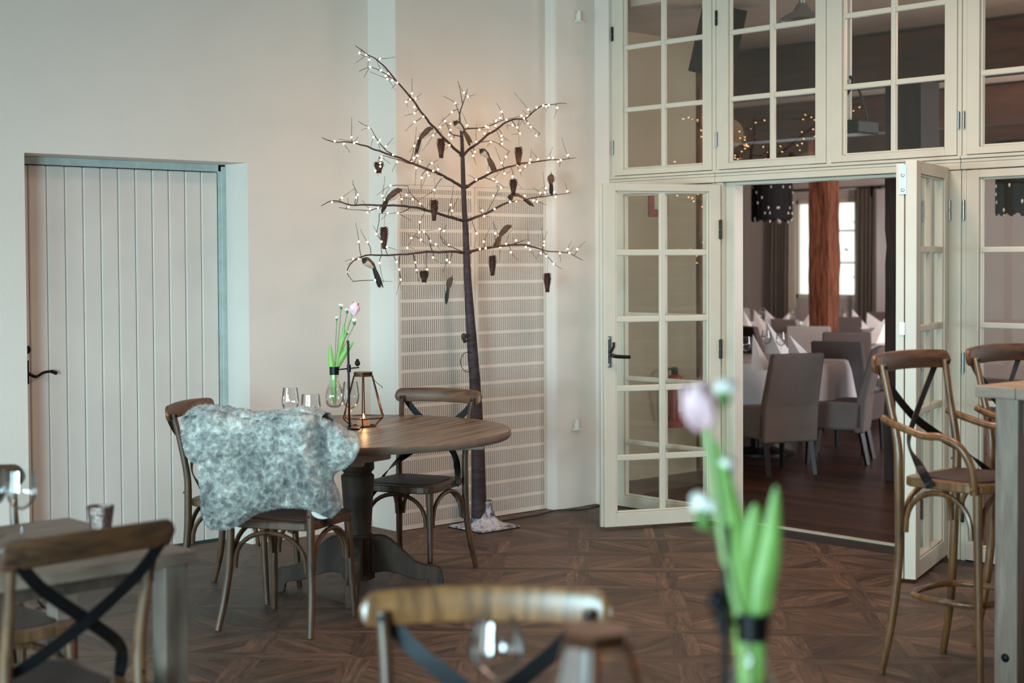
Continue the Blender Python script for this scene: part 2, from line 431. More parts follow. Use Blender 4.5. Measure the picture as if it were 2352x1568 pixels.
for i in range(-3, 16):
    for j in range(-15, 5):
        cx, cy = -4.86+.61*(i-2)-.305-.61*1, 4.845+.61*j-.305
        if cx < -7.7 or cy > 7.3: continue
        for pts, a in tile(cx, cy):
            if all(p[1] > 6.93 for p in pts) or all(p[0] < -7.6 for p in pts): continue
            q = []
            for k in range(len(pts)):
                a_, b2 = pts[k-1], pts[k]
                if (a_[1] <= 6.93) != (b2[1] <= 6.93):
                    tt = (6.93-a_[1])/(b2[1]-a_[1]); q.append((a_[0]+(b2[0]-a_[0])*tt, 6.93))
                if b2[1] <= 6.93: q.append(b2)
            pts = q
            if len(pts) < 3: continue
            polys.append((pts, a))
floor = boards('floor', 'floorboard', polys, 0., [(-7.75, 4, -5, 7.0, -.0015)])
polys = []
y = 7.165
while y < 19.5:
    x = -18+random.uniform(-1.5, 0)
    while x < 3:
        L = random.uniform(1.2, 2.4)
        if not (x+L < -16 or x > 2): polys.append(([(x, y), (x+L-.002, y), (x+L-.002, y+.128), (x, y+.128)], 0.))
        x += L
    y += .13
boards('floor_far_room', 'floorfar', polys, 0., [(-18, 3, 7.16, 19.6, -.002)])
struct(MB().box(-5.795, -4.36, 7.135, 7.165, -.01, .012).build('trim_1', 'thresh', bevel=.003))
struct(MB().box(-7.0, 2, 6.93, 7.05, -.02, .001).box(-7, 2, 7.05, 7.165, -.02, -.0005).build('trim_2', 'threshdark'))
# ------------------------------------------------------------------ walls of the near room
WX = -7.22; ZC = 3.6
wl = MB().box(-7.72, WX, -2.5, 3.375, 0, ZC).box(-7.72, WX, 4.66, 5.49, 0, ZC).box(-7.72, WX, 3.375, 4.66, 2.095, ZC)
wl.box(-7.72, -7.56, 3.375, 4.66, 0, 2.095)
struct(wl.build('wall_left', 'wall'))
struct(MB().box(-7.72, -6.986, 5.49, 6.67, 0, 1.9935).box(-7.72, -6.962, 5.49, 6.67, 1.9935, ZC).build('wall_breast', 'wall'))
pc = []  # corner pier with rounded edge
for k in range(7):
    a = math.pi+ math.pi/2*k/6 + math.pi/2
    pc.append((-6.915+.03*math.cos(a), 6.70+.03*math.sin(a)))
pc = [(-7.72, 6.67)]+pc+[(-6.885, 7.18), (-7.72, 7.18)]
struct(MB().prism(pc, 0, ZC).build('wall_corner', 'wall', smooth=True))
struct(MB().box(-6.885, -6.762, 7.03, 7.18, 0, ZC).box(-6.762, 2.2, 7.03, 7.18, 3.34, ZC).build('wall_glazed', 'wall'))
struct(MB().box(-2.66, 2.2, 7.03, 7.18, 0, 3.34).build('wall_glazed_end', 'wall'))
struct(MB().box(2.0, 2.2, -2.6, 7.1, 0, ZC).build('wall_right', 'wall'))
wb = MB(); xs = [-7.72, -6.7, -5.1, -4.1, -2.5, -1.4, .2, 2.2]
for k in range(0, 7, 2): wb.box(xs[k], xs[k+1], -2.7, -2.5, 0, ZC)
for k in range(1, 6, 2): wb.box(xs[k], xs[k+1], -2.7, -2.5, 0, .45).box(xs[k], xs[k+1], -2.7, -2.5, 2.15, ZC)
struct(wb.build('wall_rear', 'wall'))
struct(MB().box(-7.72, 2.2, -2.7, 7.18, ZC, ZC+.1).build('ceiling', 'ceil'))
struct(MB().box(-7.219, -7.205, 4.66, 5.49, 0, .045).build('baseboard_left', 'wall', bevel=.003))
# ------------------------------------------------------------------ plank door on the left
d1 = thing('door_1', None, None, (-7.44, 3.375, 0)); struct(d1)
s = MB(); y0 = 3.40-3.375+.09
edges = [3.40+.1005*k for k in range(13)]
edges = [3.3955+.1005*k for k in range(12)]+[4.606]
for a, b in zip(edges[:-1], edges[1:]): s.box(-.03, 0., a+.0022-3.375, b-.0022-3.375, .012, 2.05)
s.box(-.05, -.012, .005, 1.23, .012, 2.05)
s.build('door_boards', 'door', d1, bevel=.005, seg=1)
MB().box(-.06, -.005, 1.236, 1.285, 0, 2.095).box(-.06, -.005, .0, 1.285, 2.055, 2.095).box(-.06, -.0, 1.255, 1.285, 0, 2.085).build('door_frame', 'wornframe', d1, bevel=.003)
MB().box(-.05, .004, 0, 1.236, 0, .014).build('threshold', plain('dark_green_sill', (36, 56, 54), .5), d1)
hd = MB().tube(spline([(.0, .092, 1.0), (.035, .092, .995), (.04, .13, .978), (.04, .17, .996), (.04, .21, 1.0), (.04, .235, .992)]), [.008]*5+[.009]*8+[.007]*12+[.010]*6, 8)
hd.ball((.04, .235, .992), .011, 8); hd.box(0, .008, .074, .108, .94, 1.06)
hd.build('door_handle', 'black', d1, True)
MB().tube([(0, .092, 1.115), (.02, .092, 1.115)], .022, 14).build('lock_cover', 'black', d1, True)
# ------------------------------------------------------------------ perforated cover panels
def panel(y0, y1, name, label):
    t = thing(name, label, 'wall panel', (-6.985, y0, 0))
    wd = y1-y0; me = MB(); x = .024
    fy0, fy1, fz0, fz1 = .021, wd-.02, .031, 1.968
    # frame of plain board + drilled field, one mesh
    me.box(0, x, 0, wd, .004, 1.992)
    vs = [(x+.0006, fy0, fz0), (x+.0006, fy1, fz0), (x+.0006, fy1, fz1), (x+.0006, fy0, fz1)]
    me.add(vs, [(0, 1, 2, 3)])
    o = me.build('board', M['perf'], t)
    a = o.data.attributes.new('drilled', 'FLOAT', 'FACE')
    for i in range(len(o.data.polygons)): a.data[i].value = 1. if i == len(o.data.polygons)-1 else 0.
    return t
M['perf'] = perforated()
panel(5.492, 6.078, 'perforated_panel', 'white perforated wall panel on the left, behind the empty chair and lit tree')
panel(6.082, 6.668, 'perforated_panel', 'white perforated wall panel on the right, next to the corner, behind the tree')
# field origin: shift so bands line up
# ------------------------------------------------------------------ glazed wall
def hinge(parent, x, y, z, mat='steel', L=.085, r=.0075):
    o = MB().tube([(x, y, z-L/2), (x, y, z-.002)], r, 10).tube([(x, y, z+.002), (x, y, z+L/2)], r, 10).tube([(x, y, z-L/2-.003), (x, y, z+L/2+.003)], r*.5, 8)
    return o.build('hinge', mat, parent, True)
def sash(name, x0, x1, z0, z1, rows, mid=True, st=.07, top=.04, bot=.035, bars=.03, kind_root=None, y=0., th=.05, lip=.012):
    """glazed sash in the local XZ plane, front at local y=0 (towards -Y), thickness th"""
    t = kind_root
    f = MB().box(x0, x0+st, y, y+th, z0, z1).box(x1-st, x1, y, y+th, z0, z1)
    f.box(x0+st, x1-st, y, y+th, z0, z0+bot).box(x0+st, x1-st, y, y+th, z1-top, z1)
    f.build('frame', 'frame', t, bevel=.003)
    # glazing bead + bars
    g = MB(); gx0, gx1, gz0, gz1 = x0+st, x1-st, z0+bot, z1-top
    xm = (x0+x1)/2
    def bar(a0, a1, b0, b1):   # tapered profile bars
        g.box(a0, a1, y+.012, y+th-.01, b0, b1)
    if mid: bar(xm-bars/2, xm+bars/2, gz0, gz1)
    for z in rows:
        if mid:
            bar(gx0, xm-bars/2, z-bars/2, z+bars/2); bar(xm+bars/2, gx1, z-bars/2, z+bars/2)
        else: bar(gx0, gx1, z-bars/2, z+bars/2)
    for a0, a1, b0, b1 in ((gx0, gx0+lip, gz0, gz1), (gx1-lip, gx1, gz0, gz1), (gx0+lip, gx1-lip, gz0, gz0+lip), (gx0+lip, gx1-lip, gz1-lip, gz1)):
        g.box(a0, a1, y+.014, y+th-.008, b0, b1)
    g.build('glazing_bars', 'frame', t, bevel=.007)
    MB().box(gx0+.002, gx1-.002, y+.028, y+.032, gz0+.002, gz1-.002).build('glass', 'pane', t)
    return t
UP = [2.49, 2.876]
for k, (x0, x1, hx) in enumerate(((-6.735, -5.945, -6.748), (-5.892, -5.129, -5.905), (-5.094, -4.315, -4.302), (-4.258, -3.48, -4.272), (-3.445, -2.68, -2.67))):
    t = struct(thing('window_%d' % (k+1), None, None, (0, GY, 0)))
    sash('w', x0, x1, 2.083, 3.285, UP, kind_root=t, bot=.036, top=.04)
    hinge(t, hx, -.004, 2.26); hinge(t, hx, -.004, 2.97, 'dsteel')
ROW = [1.597, 1.214, .815, .415]
for k, (x0, x1, hx) in enumerate(((-6.735, -5.945, -6.747), (-4.258, -3.48, -4.270), (-3.445, -2.68, -2.67))):
    t = struct(thing('window_%d' % (k+6), None, None, (0, GY, 0)))
    sash('w', x0, x1, .006, 2.003, ROW, kind_root=t, bot=.07, top=.04)
    for z in (1.80, 1.02, .25): hinge(t, hx, -.004, z, 'steel' if z > 1 else 'dsteel', .10, .009)
# fixed frame members
fm = MB()
for x0, x1 in ((-6.762, -6.737), (-5.943, -5.917), (-5.913, -5.894), (-5.127, -5.096), (-4.313, -4.289), (-4.285, -4.260), (-3.478, -3.447), (-2.678, -2.655)):
    fm.box(x0, x1, GY+.004, GY+.11, 2.075, 3.34)
fm.box(-6.76, -2.655, GY+.004, GY+.11, 3.29, 3.34)
struct(fm.build('trim_3', 'frame', bevel=.003))
for i, (x0, x1) in enumerate(((-6.762, -5.917), (-5.913, -4.289), (-4.285, -2.655))):
    tr = MB().box(x0, x1, GY-.012, GY+.11, 2.062, 2.078).box(x0, x1, GY-.004, GY+.11, 2.044, 2.0605).box(x0, x1, GY-.008, GY+.11, 2.008, 2.0425)
    struct(tr.build('trim_%d' % (4+i), 'frame', bevel=.003))
jb = MB()
for x0, x1 in ((-6.762, -6.737), (-5.943, -5.917), (-4.285, -4.260), (-3.478, -3.447), (-2.678, -2.655)): jb.box(x0, x1, GY+.002, GY+.11, 0, 2.006)
struct(jb.build('trim_7', 'frame', bevel=.003))
struct(MB().box(-5.913, -5.86, GY+.0, GY+.11, 0, 2.006).box(-5.86, -5.795, GY+.03, GY+.11, 0, 2.006).box(-4.36, -4.289, GY+.0, GY+.11, 0, 2.006).box(-5.795, -4.36, GY+.03, GY+.11, 1.988, 2.006).build('trim_8', 'frame', bevel=.004))
# open door leaves ------------------------------------------------------
def leaf(name, hx, hy, dx, dy, wd, thick, z0, z1, side):
    """leaf hinged at (hx,hy) running along (dx,dy); front face on `side`"""
    t = struct(thing(name, None, None, (hx, hy, 0), math.atan2(dy, dx)))
    return t
L = leaf('door_2', -5.853, 7.025, -.41, -.91, .735, .045, 0, 0, 1)
sash('l', 0, .735, .02, 1.992, ROW, kind_root=L, st=.072, top=.042, bot=.078, bars=.036, th=.045, y=-.045)
MB().box(.735, .75, -.045, -.018, .02, 1.985).build('rebate_strip', 'frame', L, bevel=.003)
MB().box(.69, .718, 0, .006, .94, 1.12).box(.695, .713, .006, .012, 1.098, 1.116).box(.695, .713, .006, .012, .945, .963).build('handle_plate', 'steel', L, bevel=.002)
MB().tube(spline([(.705, .006, 1.015), (.705, .05, 1.01), (.68, .055, 1.005), (.60, .055, 1.0)]), .011, 10).tube([(.705, .01, 1.02), (.69, .03, 1.06), (.69, .03, 1.085)], .008, 8).build('handle', 'dsteel', L, True)
for z in (1.73, 1.03, .3): hinge(L, .004, .003, z, 'dsteel', .11, .010)
ln = math.hypot(.34, .94)
R_ = leaf('door_3', -4.352, 7.04, .34/ln, -.94/ln, .71, .05, 0, 0, -1)
sash('l', 0, .71, .02, 2.02, ROW, kind_root=R_, st=.085, top=.06, bot=.085, bars=.034, y=-.055, th=.055)
MB().box(.655, .708, -.1, -.06, .02, 2.005).build('rebate_strip', 'frame', R_, bevel=.003)
MB().box(.708, .7125, -.084, -.05, 1.86, 2.0).ball((.7125, -.067, 1.95), .010, 8, (.3, 1, 1)).ball((.7125, -.067, 1.88), .010, 8, (.3, 1, 1)).build('bolt_plate', 'steel', R_)
MB().box(.708, .7125, -.080, -.055, 1.19, 1.25).build('lock_plate', 'steel', R_)
for z in (1.80, .25): hinge(R_, -.002, .004, z, 'steel', .10, .009)
# ------------------------------------------------------------------ cross-back chairs
def arc_pts(p0, p1, top, drop, n=10):
    """bent arch from p0 up to height top and down to p1"""
    p0, p1 = V(p0), V(p1); out = []
    for i in range(n+1):
        a = math.pi*i/n; u = (1-math.cos(a))/2; k = math.sin(a)**.75
        p = p0.lerp(p1, u); p.z = p0.z+(top-p0.z)*k; out.append(p)
    return out
def rounded_seat(wf, wb, d0, d1, n=6, r=.09):
    """rounded trapezoid outline, front (+Y) width wf, rear width wb"""
    cor = [(-wb/2, d0), (wb/2, d0), (wf/2, d1), (-wf/2, d1)]; rr = [r*.8, r*.8, r*1.3, r*1.3]; out = []
    for i in range(4):
        p = V((*cor[i], 0)); a = V((*cor[i-1], 0)); b = V((*cor[(i+1) % 4], 0))
        p0 = p+(a-p).normalized()*rr[i]; p1 = p+(b-p).normalized()*rr[i]
        for k in range(n+1):
            t = k/n; q = p0*(1-t)**2+p*2*t*(1-t)+p1*t*t; out.append((q.x, q.y))
    return out
def back_rail(w, z, y, th=.022, hgt=.072, curve=.034, mb=None):
    """curved board: concave towards the sitter, ends rounded"""
    mb = mb or MB(); n = 40; vs = []; fs = []; K = 12
    for i in range(n+1):
        u = math.sin(math.pi/2*(-1+2*i/n)); x = u*w/2; e = abs(u); hh = hgt/2
        if e > .87: hh = hgt/2*math.sqrt(max(0.004, 1-((e-.87)/.131)**2))
        yy = y-curve*(1-u*u); zz = z+.008*(1-u*u); tt = th/2*(1 if e < .97 else .6)
        for k in range(K):
            a = 2*math.pi*k/K; ca, sa = math.cos(a), math.sin(a)
            vs.append((x, yy+tt*math.copysign(abs(ca)**.55, ca)-.004*sa, zz+hh*math.copysign(abs(sa)**.5, sa)))
    for i in range(n):
        for k in range(K): fs.append((i*K+k, i*K+(k+1) % K, (i+1)*K+(k+1) % K, (i+1)*K+k))
    fs += [tuple(range(K)), tuple(n*K+K-1-k for k in range(K))]
    return mb.add(vs, fs)
def cross_chair(name, label, wm='chair', arms=False, stool=False, group=None, rm='rail'):
    t = thing(name, label, 'bar stool' if stool else 'chair', group=group)
    SZ = .745 if stool else .465; TOP = SZ+(.425 if stool else .405); W = 1.075 if stool else 1.; DF = -.055 if stool else 0.
    k = 1 if not stool else 1.0
    out = rounded_seat(.44, .38, -.205, .215+DF)
    MB().prism(out, SZ-.035, SZ).build('seat_frame', wm, t, bevel=.006)
    inn = [(x*.80, y*.80+.002) for x, y in out]
    p = MB().prism([(x*.985, y*.985) for x, y in inn], SZ-.002, SZ+.006); p.build('seat', 'seat', t, bevel=.005)
    for sx in (-1, 1):
        # rear leg and stile in one bent piece
        pts = [(sx*.218, -.265, 0), (sx*.205, -.225, SZ*.30), (sx*.193, -.205, SZ*.62), (sx*.190*W, -.200, SZ), (sx*.190*W, -.205, SZ+.12), (sx*.195*W, -.235, SZ+.27), (sx*.205*W, -.262, TOP-.012)]
        q = spline(pts, 5); n = len(q)
        MB().tube(q, [.0135+.004*math.sin(math.pi*min(1, i/n*1.2)) for i in range(n)], 10).build('rear_leg', wm, t, True)
        f = [(sx*.198, .188+DF, 0), (sx*.188, .172+DF, SZ*.55), (sx*.182, .165+DF, SZ-.034)]
        q = spline(f, 5); n = len(q)
        MB().tube(q, [.0125+.0065*i/n for i in range(n)], 10).build('front_leg', wm, t, True)
    zl, zt = SZ-.205, SZ-.048
    A = {'fl': (-.186, .166+DF), 'fr': (.186, .166+DF), 'rl': (-.192, -.202), 'rr': (.192, -.202)}
    for a, b in (('fl', 'fr'), ('rl', 'rr'), ('fl', 'rl'), ('fr', 'rr')):
        p0, p1 = V((*A[a], zl)), V((*A[b], zl)); dd = (p1-p0).normalized()*.024
        MB().tube(arc_pts(p0+dd, p1-dd, zt, 0, 16), .0105, 8).build('arch_brace', wm, t, True)
    back_rail(.50*W, TOP-.012, -.272).build('back_rail', rm, t, True)
    for sx in (-1, 1):
        MB().tube([(sx*.204*W, -.25, TOP-.022), (sx*.204*W, -.243, TOP-.022)], .0075, 8).build('bolt', 'strap', t)
        MB().tube([(sx*.190*W, -.210, SZ+.03), (sx*.190*W, -.222, SZ+.03)], .005, 6).build('bolt', 'strap', t)
    cz = SZ+.205
    for sx in (-1, 1):
        pts = [(sx*.198, -.29, TOP-.03), (sx*.135, -.285, TOP-.10), (0, -.262-.004*sx, cz), (-sx*.115, -.215, cz-.085), (-sx*.180, -.135, SZ+.055), (-sx*.212, -.075, SZ-.004), (-sx*.214, -.062, SZ-.026)]
        q = spline(pts, 6); n = len(q)
        ups = []
        for i in range(n):
            u = i/(n-1); a = V((0, 1, 0)).lerp(V((-sx, 0, .1)), max(0, min(1, (u-.5)/.45))); ups.append(a)
        MB().tube(q, 0, flat=(.0165, .0018), up=ups).build('cross_strap', 'strap', t)
    if arms:
        for sx in (-1, 1):
            pts = [(sx*.225, -.255, SZ+.215), (sx*.232, -.20, SZ+.195), (sx*.240, -.08, SZ+.165), (sx*.245, .0, SZ+.165), (sx*.240, .125+DF, SZ+.135), (sx*.226, .165+DF, SZ+.06), (sx*.216, .170+DF, SZ-.035)]
            MB().tube(spline(pts, 6), .0145, 10).ball((sx*.239, -.235, SZ+.207), .007, 6).ball((sx*.232, .170+DF, SZ-.015), .007, 6).build('arm', wm, t, True)
    if stool:
        ring = []
        for i in range(33):
            a = 2*math.pi*i/32; e = 3.2
            cx, sy = math.cos(a), math.sin(a)
            x = .178*math.copysign(abs(cx)**(2/e), cx); y = -.04+.165*math.copysign(abs(sy)**(2/e), sy)
            ring.append((x, y, .30))
        MB().tube(ring, .0125, 8, caps=False).build('foot_ring', wm, t, True)
    return t
def place(t, x, y, fx, fy):
    t.location = (x, y, 0); t.rotation_euler = (0, 0, face(fx, fy)); return t
ch = cross_chair('cross_back_chair', 'wooden cross-back chair behind the round table, in front of the lit tree')
f = V((.38, -.925)); rm_ = V((-5.895, 5.135))+V((f.y, -f.x))*.21; p = rm_+f*.262
place(ch, p.x, p.y, f.x, f.y)
f = V((-.46, .89)).normalized(); p = V((-5.42, 3.555))+f*.262
place(dup(ch, label='wooden cross-back chair covered by the grey sheepskin, nearest the camera at the round table'), p.x, p.y, f.x, f.y); SK = (p, f)
f = V((.83, .55)).normalized(); p = V((-6.385, 3.805))+f*.262
place(dup(ch, label='wooden cross-back chair left of the round table, its back toward the plank door'), p.x, p.y, f.x, f.y)
f = V((.737, -.676)); p = V((-2.286, 2.02))+f*.272
c4 = cross_chair('cross_back_chair', 'blurred cross-back chair at the bottom centre, behind the near wine glass', 'chair', rm='oak')
place(c4, p.x, p.y, f.x, f.y)
f = V((-.996, -.09)).normalized(); p = V((-3.47, 1.79))+f*.30
c5 = cross_chair('cross_back_chair', 'dark cross-back chair at bottom left seen from behind, pulled up to the rectangular table', 'chairdark', rm='raildark')
place(c5, p.x, p.y, f.x, f.y)
place(dup(c5, label='cross-back chair beyond the rectangular table at the left picture edge'), -4.53, 1.98, 1, 0)
st_ = cross_chair('bar_stool', 'wooden cross-back bar stool with arms, the nearer and left one at the high table', 'oak', arms=True, stool=True, group='bar stools at the high table')
f = V((1, .02)).normalized(); p = V((-3.31, 5.118))+f*.262
place(st_, p.x, p.y, f.x, f.y)
place(dup(st_, label='wooden cross-back bar stool with arms, the farther one partly behind the high table'), -3.03, 5.74, 1, .04)
# ------------------------------------------------------------------ round pedestal table
def round_table(name, label, cx, cy, r=.725, z=.76):
    T0 = math.atan2(.916, -.40); t = thing(name, label, 'table', (cx, cy, 0), T0)
    n = 72
    MB().lathe([(r-.004, z-.02), (r-.004, z)], n).build('tabletop', 'tabletop', t)
    MB().shell([(r-.05, z-.02), (r-.05, z-.034), (r-.004, z-.034), (r+.001, z-.028), (r+.001, z-.006), (r-.0035, z-.0005)], n).build('table_rim', 'rimwood', t, True)
    # pale underframe: crossed bearers with rounded ends
    a = MB()
    for rz in (math.atan2(.79, .62)-T0, math.atan2(.79, .62)+math.pi/2-T0):
        a.box(-.60, .60, -.045, .045, z-.10, z-.036, Matrix.Rotation(rz, 4, 'Z'))
    a.box(-.115, .115, -.115, .115, z-.145, z-.10, Matrix.Rotation(math.radians(10)-T0, 4, 'Z'))
    a.build('underframe', 'apron', t, bevel=.012)
    c = MB().lathe([(.078, z-.145), (.079, z-.185), (.074, z-.192), (.066, z-.20), (.066, z-.206), (.077, z-.214), (.079, z-.222), (.076, z-.26), (.066, .34), (.062, .27), (.070, .265), (.070, .245), (.066, .24)], 28)
    c.build('pedestal', 'tablebase', t, True)
    sq = []
    for i in range(8):
        aa = math.pi/8+math.pi/4*i; sq.append((.079*math.cos(aa), .079*math.sin(aa)))
    MB().prism(sq, .055, .245).build('pedestal_block', 'tablebase', t, bevel=.004)
    prof = [(.06, .26), (.13, .255), (.20, .20), (.27, .135), (.33, .115), (.37, .11), (.395, .09), (.40, .0), (.35, .0), (.335, .045), (.27, .05), (.20, .075), (.13, .09), (.06, .08)]
    pr = [(p.x, p.y) for p in spline([(a_, b_, 0) for a_, b_ in prof], 3)]
    for k in range(4):
        rz = math.atan2(.75, .66)+k*math.pi/2-T0
        T = Matrix.Rotation(rz, 4, 'Z')@Matrix.Rotation(math.pi/2, 4, 'X')
        MB().prism(pr, -.027, .027, T).build('foot', 'tablebase', t, bevel=.005)
    return t
round_table('round_table', 'round wooden pedestal table with plank top, in front of the lit tree', -5.86, 4.375)
round_table('round_table', 'round table nearest the camera, under the near lantern and near bulb vase', -1.5, 1.35)
# ------------------------------------------------------------------ rectangular table, lower left
t = thing('rectangular_table', 'grey wooden rectangular table with glasses and a silver cup in the lower left corner', 'table', (-4.09, 1.6, 0))
o = MB().box(-.382, .382, -.62, .62, .725, .76).build('tabletop', 'lefttop', t, bevel=.004)
MB().box(-.30, .30, -.53, -.50, .675, .725).box(-.30, .30, .50, .53, .675, .725).box(-.30, -.27, -.53, .53, .675, .725).box(.27, .30, -.53, .53, .675, .725).build('apron', 'tablebase', t)
for sx in (-1, 1):
    for sy in (-1, 1):
        MB().box(sx*.325-.035, sx*.325+.035, sy*.565-.035, sy*.565+.035, 0, .725).build('leg', 'paleleg', t, bevel=.004)
# ------------------------------------------------------------------ high table, right
t = thing('high_table', 'tall grey wooden bar table at the right edge in front of the stools', 'table', (-2.94, 4.93, 0))
tp = MB()
for x0, x1 in ((0, .155), (.157, .60), (.602, .76)): tp.box(x0, x1, 0, 1.9, 1.058, 1.10)
tp.build('tabletop', 'paleplank', t, bevel=.004)
for x in (.06, .63):
    for y in (.035, 1.78): MB().box(x, x+.088, y, y+.088, 0, 1.058).build('leg', 'highleg', t, bevel=.004)
MB().box(.16, .63, .055, .085, .93, 1.058).box(.16, .63, 1.80, 1.83, .93, 1.058).box(.085, .115, .12, 1.78, .93, 1.058).box(.66, .69, .12, 1.78, .93, 1.058).build('apron', 'paleplank', t, bevel=.002)
MB().box(.09, .12, .12, 1.78, .24, .30).box(.65, .68, .12, 1.78, .24, .30).build('stretcher', 'darkleg', t)
MB().ball((.104, .034, .135), .016, 8, (1, .5, 1)).build('bolt', 'strap', t, True)
# ------------------------------------------------------------------ glassware
def wineglass(name, label, x, y, z=.76, h=.20, rb=.041, rr=.034, stem=.085, wine=0, group=None, foot=.034):
    t = thing(name, label, 'glass', (x, y, z), group=group)
    bh = h-stem
    pr = [(.004, stem), (rb*.45, stem+bh*.06), (rb*.82, stem+bh*.2), (rb, stem+bh*.42), (rb*.97, stem+bh*.62), (rr, h)]
    q = [(p.x, p.y) for p in spline([(a, b, 0) for a, b in pr], 4)]
    MB().shell(q, 28).shell([(max(a-.0012, .001), b+.0006) for a, b in q], 28).build('bowl', 'glass', t, True)
    sp = [(foot, .0), (foot, .002), (.010, .006), (.0042, .016), (.0036, stem*.55), (.0048, stem)]
    MB().lathe(sp, 20).build('stem', 'glass', t, True)
    return t
wineglass('wine_glass', 'empty wine glass standing on the round table, left of the other glasses', -6.012, 4.102, h=.205)
wineglass('wine_glass', 'low wide wine glass on the round table, just above the sheepskin', -5.865, 4.114, h=.182, rb=.047, rr=.042, stem=.07)
wineglass('wine_glass', 'wine glass on the round table partly hidden behind the bulb vase and lantern', -5.983, 4.429, h=.215, rb=.042)
wineglass('wine_glass', 'blurred wine glass at the left edge on the rectangular table, the leftmost one', -4.31, 1.90, h=.195, rb=.042, rr=.038)
wineglass('wine_glass', 'blurred wine glass on the rectangular table, between the leftmost glass and the silver cup', -4.20, 1.94, h=.20, rb=.043, rr=.038)
wineglass('wine_glass', 'large blurred wine glass at the bottom centre, in front of the nearest chair', -1.938, 1.736, h=.185, rb=.046, rr=.036)
def cup(name, label, x, y, z, h=.085, r0=.026, r1=.040, mat='hammered'):
    o = MB().shell([(r0, 0), (r0+.002, .001), (r1, h), (r1-.003, h), (r0-.002, .006), (.001, .005)], 28).build(name, mat, None, True)
    o.location = (x, y, z); return tag(o, label, 'candle holder')
cup('candle_cup', 'hammered silver candle cup on the rectangular table, lower left', -4.114, 2.141, .76)
cup('candle_cup', 'shiny silver candle cup on the high table at the right edge', -2.70, 5.03, 1.10, .045, .042, .045)
# ------------------------------------------------------------------ geometric lanterns
def lantern(label, x, y, z, rz):
    t = thing('geometric_lantern', label, 'lantern', (x, y, z), rz)
    n = 6; rb, rm, rt = .062, .108, .050; zb, zm, zt = .004, .045, .245
    ring = lambda r, zz: [V((r*math.cos(2*math.pi*i/n), r*math.sin(2*math.pi*i/n), zz)) for i in range(n)]
    B, Mi, T = ring(rb, zb), ring(rm, zm), ring(rt, zt)
    f = MB()
    for i in range(n):
        j = (i+1) % n
        for a, b in ((B[i], B[j]), (Mi[i], Mi[j]), (T[i], T[j]), (B[i], Mi[i]), (Mi[i], T[i])): f.tube([a, b], .0032, 6)
    f.build('frame', 'brass', t, True)
    f = MB()
    T2 = ring(rt+.001, zt+.018)
    o = [tuple(p) for p in T]+[tuple(p) for p in T2]
    f.add(o, [(i, (i+1) % n, n+(i+1) % n, n+i) for i in range(n)]+[tuple(range(n, 2*n))]); f.build('cap', 'brass', t)
    g = MB()
    for i in range(n):
        j = (i+1) % n; g.add([Mi[i], Mi[j], T[j], T[i]], [(0, 1, 2, 3)])
        g.add([B[i], B[j], Mi[j], Mi[i]], [(0, 1, 2, 3)]) if i % 2 else None
    g.build('glass_panels', 'glass', t)
    MB().tube(spline([(rt*.9, .0, zt), (rt*1.2, .02, zt-.03), (rt*1.5, .05, zt-.055), (rt*1.7, .03, zt-.06)]), .0016, 6).build('clasp_wire', 'brass', t, True)
    c = thing('candle', 'lit white tea candle burning inside the '+('nearer, blurred lantern' if 'bottom' in label else 'lantern on the plank-top round table'), 'candle', (x, y, z+.006), rz)
    MB().lathe([(.031, 0), (.032, .004), (.031, .030), (.024, .030), (.004, .024)], 24).build('wax_body', 'wax', c, True)
    MB().lathe([(.0006, .030), (.005, .038), (.0058, .045), (.0035, .050), (.0005, .056)], 12).build('flame', 'flame', c, True)
    l = bpy.data.lights.new('candle_light', 'POINT'); l.energy = .55; l.color = (1, .55, .25); l.shadow_soft_size = .008
    lo = bpy.data.objects.new('candle_light', l); C.objects.link(lo); lo.location = (x, y, z+.072)
    return t
lantern('brass and glass geometric lantern on the round table beside the bulb vase', -5.952, 4.481, .76, .35)
lantern('blurred geometric lantern at the bottom of the picture, between near glass and tulip', -1.543, 1.574, .76, .2)
# ------------------------------------------------------------------ bulb vases on stands with flowers
def petal_cup(mb, c, d, r, L, n=6, open_=.5):
    """tulip head: overlapping petals around axis d"""
    d = V(d).normalized(); a = d.orthogonal().normalized(); b = d.cross(a)
    for k in range(n):
        an = 2*math.pi*k/n+(.5 if k % 2 else 0); o = a*math.cos(an)+b*math.sin(an); s_ = d.cross(o)
        vs = []; fs = []; R = 7
        for i in range(R+1):
            u = i/R; rad = r*(math.sin(min(1, u*1.35)*math.pi/2)*(1-.28*max(0, u-.45)/.55*(1.4-open_)))
            wd = r*1.05*math.sin(math.pi*min(.98, .12+u*.86))**.7
            for j in range(5):
                w_ = (j-2)/2; p = V(c)+d*(L*u*(1-.06*w_*w_))+o*(rad*(1-.30*w_*w_))+s_*(wd*w_*.8)
                vs.append(p)
        for i in range(R):
            for j in range(4): fs.append((i*5+j, i*5+j+1, (i+1)*5+j+1, (i+1)*5+j))
        mb.add(vs, fs)
def leafblade(path, w, up, fold=.25):
    P = spline(path, 5); vs = []; fs = []; n = len(P)
    for i, p in enumerate(P):
        u = i/(n-1); t_ = (P[min(i+1, n-1)]-P[max(i-1, 0)]).normalized(); s_ = t_.cross(V(up)).normalized(); nn = s_.cross(t_)
        ww = w*math.sin(math.pi*min(.995, .10+u*.89))**.8
        vs += [p-s_*ww+nn*ww*fold*2, p-s_*ww*.5+nn*ww*fold*.5, p, p+s_*ww*.5+nn*ww*fold*.5, p+s_*ww+nn*ww*fold*2]
    for i in range(n-1):
        for j in range(4): fs.append((i*5+j, i*5+j+1, (i+1)*5+j+1, (i+1)*5+j))
    return vs, fs
